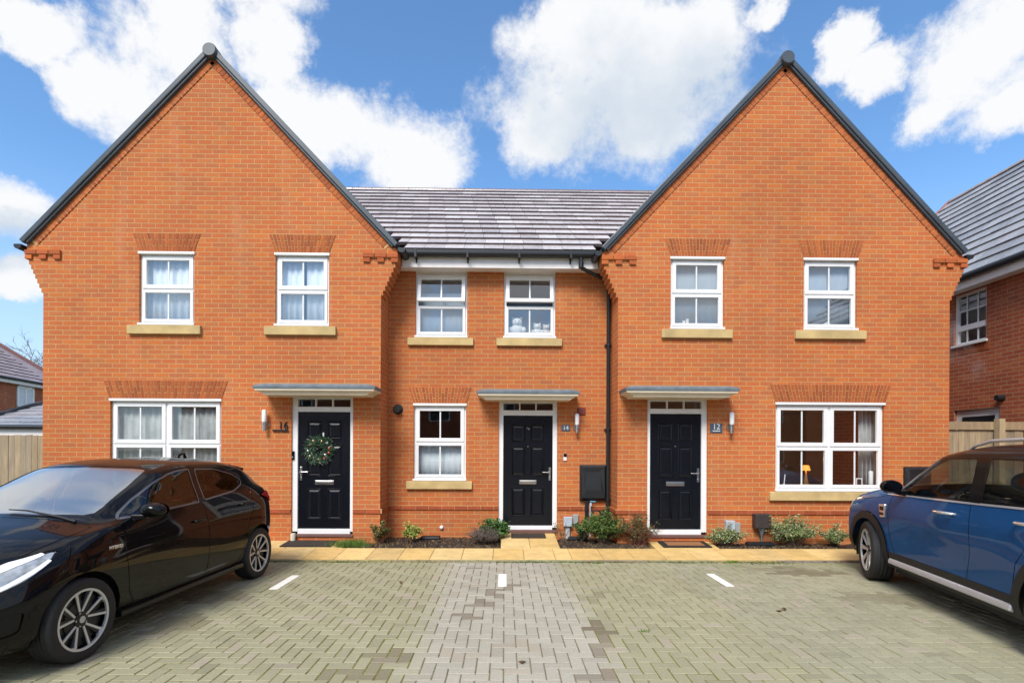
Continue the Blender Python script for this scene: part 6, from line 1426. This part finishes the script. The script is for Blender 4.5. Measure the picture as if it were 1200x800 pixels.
# ------------------------------------------------------------------ sky, clouds, sun
EXPO = 0.72; SKY = 0.09; SUN_EL = 48; SUN_AZ = 200        # azimuth clockwise from +Y (ahead of the camera)
w = bpy.data.worlds.new('World'); S.world = w; w.use_nodes = True; nt = w.node_tree; nt.nodes.clear()
def N(typ, **kw):
    n = nt.nodes.new(typ)
    for k, v in kw.items(): setattr(n, k, v)
    return n
def mth(op, a, b=0.0, c=0.0, clamp=False):
    n = N('ShaderNodeMath', operation=op, use_clamp=clamp)
    for i, x in enumerate((a, b, c)):
        if hasattr(x, 'is_output'): nt.links.new(x, n.inputs[i])
        else: n.inputs[i].default_value = x
    return n.outputs[0]
sky = N('ShaderNodeTexSky'); sky.sky_type = 'NISHITA'; sky.sun_disc = False; sky.sun_elevation = R(SUN_EL); sky.sun_rotation = R(SUN_AZ); sky.air_density = 1.0; sky.dust_density = .6; sky.ozone_density = 1.6
tc = N('ShaderNodeTexCoord'); D = tc.outputs['Generated']
sp = N('ShaderNodeSeparateXYZ'); nt.links.new(D, sp.inputs[0])
def noise3(vec, sc, det, ro, dist=0.0):
    n = N('ShaderNodeTexNoise'); n.inputs['Scale'].default_value = sc; n.inputs['Detail'].default_value = det; n.inputs['Roughness'].default_value = ro; n.inputs['Distortion'].default_value = dist
    nt.links.new(vec, n.inputs['Vector']); return n
# wobble the direction so that cloud edges billow
nzv = noise3(D, 5.0, 9, .66)
vs = N('ShaderNodeVectorMath', operation='SUBTRACT'); nt.links.new(nzv.outputs['Color'], vs.inputs[0]); vs.inputs[1].default_value = (.5,.5,.5)
vm = N('ShaderNodeVectorMath', operation='SCALE'); nt.links.new(vs.outputs[0], vm.inputs[0]); vm.inputs['Scale'].default_value = .15
va = N('ShaderNodeVectorMath', operation='ADD'); nt.links.new(D, va.inputs[0]); nt.links.new(vm.outputs[0], va.inputs[1]); DW = va.outputs[0]
def blob(px, py, rx, ry, rot=0.0):
    """elliptical cloud mass fixed at a compass direction and height in the sky"""
    c = ray(px, py).normalized(); e = Vector((0,0,1)).cross(c).normalized()*-1; u = e.cross(c)
    if u.z < 0: u = -u
    k = 1/F*(c.y**1.0)
    a = e*math.cos(rot) - u*math.sin(rot); b = e*math.sin(rot) + u*math.cos(rot)
    k2 = c.y                                                     # measured sizes shrink off axis
    s1 = N('ShaderNodeVectorMath', operation='DOT_PRODUCT'); nt.links.new(DW, s1.inputs[0]); s1.inputs[1].default_value = a/(rx/F*k2)
    s2 = N('ShaderNodeVectorMath', operation='DOT_PRODUCT'); nt.links.new(DW, s2.inputs[0]); s2.inputs[1].default_value = b/(ry/F*k2)
    s3 = N('ShaderNodeVectorMath', operation='DOT_PRODUCT'); nt.links.new(D, s3.inputs[0]); s3.inputs[1].default_value = c
    q = mth('ADD', mth('MULTIPLY', s1.outputs['Value'], s1.outputs['Value']), mth('MULTIPLY', s2.outputs['Value'], s2.outputs['Value']))
    q = mth('SUBTRACT', 1.0, q)
    return mth('SUBTRACT', q, mth('MULTIPLY', mth('LESS_THAN', s3.outputs['Value'], .2), 9.0))
BL = [(20,12,72,38,0),(112,85,42,42,0),(180,105,85,68,.3),(225,50,60,60,0),(320,55,40,70,-.3),(330,150,70,50,-.6),(400,165,60,45,-.5),(475,185,80,62,.0),(505,200,50,35,0),
      (20,245,58,46,0),(5,330,70,30,0),(725,105,150,100,.0),(690,45,110,55,0),(800,50,85,62,0),(650,150,70,55,0),(760,150,80,45,0),
      (985,60,30,35,.5),(1012,95,34,32,.4),(1130,95,85,70,.3),(1185,45,80,75,0),(1190,130,60,45,0),(890,15,26,20,0),(1095,130,45,35,0),(300,-60,90,60,0),(830,-60,150,50,0)]
acc = None
for b_ in BL:
    v = blob(*b_); acc = v if acc is None else mth('MAXIMUM', acc, v)
# elsewhere: scattered cumulus from noise
fb = noise3(D, 2.3, 8, .6, .2)
away = mth('MULTIPLY', mth('SUBTRACT', fb.outputs['Fac'], .47), 5.0)
front = mth('GREATER_THAN', sp.outputs['Y'], .55)
away = mth('SUBTRACT', away, mth('MULTIPLY', front, 20.0))
acc = mth('MAXIMUM', acc, away)
fine = noise3(D, 11.0, 10, .68)
dens = mth('ADD', acc, mth('MULTIPLY', mth('SUBTRACT', fine.outputs['Fac'], .5), 2.6))
mr = N('ShaderNodeMapRange', interpolation_type='SMOOTHSTEP'); nt.links.new(dens, mr.inputs[0]); mr.inputs[1].default_value = -.22; mr.inputs[2].default_value = .75
cover = mr.outputs[0]
# thin veil towards the horizon
veil = N('ShaderNodeMapRange', interpolation_type='SMOOTHSTEP'); nt.links.new(sp.outputs['Z'], veil.inputs[0]); veil.inputs[1].default_value = .42; veil.inputs[2].default_value = .0; veil.inputs[3].default_value = 0; veil.inputs[4].default_value = .75
# cloud brightness: sunlit crowns and greyer bases
g1 = blob(735,125,110,65,.0); g2 = blob(60,-5,60,30,0); g3 = blob(25,290,60,30)
gb = mth('MAXIMUM', g1, g3)
gn = noise3(D, 4.2, 7, .58)
gm = N('ShaderNodeMapRange', interpolation_type='SMOOTHSTEP'); nt.links.new(mth('ADD', mth('MULTIPLY', gb, .55), mth('MULTIPLY', mth('SUBTRACT', gn.outputs['Fac'], .5), 4.2)), gm.inputs[0]); gm.inputs[1].default_value = -.85; gm.inputs[2].default_value = .75
CB = 1.0/SKY
cc = N('ShaderNodeMix', data_type='RGBA'); nt.links.new(gm.outputs[0], cc.inputs[0]); cc.inputs[6].default_value = (.585*CB,.592*CB,.605*CB,1); cc.inputs[7].default_value = (.40*CB,.45*CB,.51*CB,1)
tint = N('ShaderNodeMix', data_type='RGBA', blend_type='MULTIPLY'); tint.inputs[0].default_value = 1; nt.links.new(sky.outputs[0], tint.inputs[6]); tint.inputs[7].default_value = (1.05,1.42,1.66,1)
m1 = N('ShaderNodeMix', data_type='RGBA'); nt.links.new(veil.outputs[0], m1.inputs[0]); nt.links.new(tint.outputs[2], m1.inputs[6]); m1.inputs[7].default_value = (.41*CB,.49*CB,.585*CB,1)
m2 = N('ShaderNodeMix', data_type='RGBA'); nt.links.new(cover, m2.inputs[0]); nt.links.new(m1.outputs[2], m2.inputs[6]); nt.links.new(cc.outputs[2], m2.inputs[7])
bg = N('ShaderNodeBackground'); bg.inputs['Strength'].default_value = SKY; nt.links.new(m2.outputs[2], bg.inputs['Color'])
wo = N('ShaderNodeOutputWorld'); nt.links.new(bg.outputs[0], wo.inputs[0])
w.cycles.sampling_method = 'MANUAL'; w.cycles.sample_map_resolution = 512
sd = bpy.data.lights.new('sun', 'SUN'); sd.energy = 2.6; sd.angle = R(22); sd.color = (1.0,.95,.88); so = bpy.data.objects.new('sun', sd); COL.objects.link(so)
az = R(SUN_AZ); el = R(SUN_EL); dirv = Vector((math.sin(az)*math.cos(el), math.cos(az)*math.cos(el), math.sin(el)))
so.rotation_euler = dirv.to_track_quat('Z', 'Y').to_euler(); so.location = (0,-10,20)
# ------------------------------------------------------------------ camera, light, view
cd = bpy.data.cameras.new('camera'); cam = bpy.data.objects.new('camera', cd); COL.objects.link(cam)
cd.sensor_width = 36; cd.lens = F/1200*36; cd.shift_y = (HZ-400)/1200; cd.clip_start = .05; cd.clip_end = 5000
mw = Matrix((( _rt.x, _up.x, -_fw.x, 0), (_rt.y, _up.y, -_fw.y, 0), (_rt.z, _up.z, -_fw.z, CAM_H), (0,0,0,1)))
cam.matrix_world = mw
S.camera = cam
S.view_settings.view_transform = 'Standard'; S.view_settings.look = 'None'; S.view_settings.gamma = 1; S.view_settings.exposure = EXPO
S.render.resolution_x = 1024; S.render.resolution_y = 682
S.cycles.max_bounces = 8; S.cycles.transparent_max_bounces = 16
S.cycles.use_denoising = True
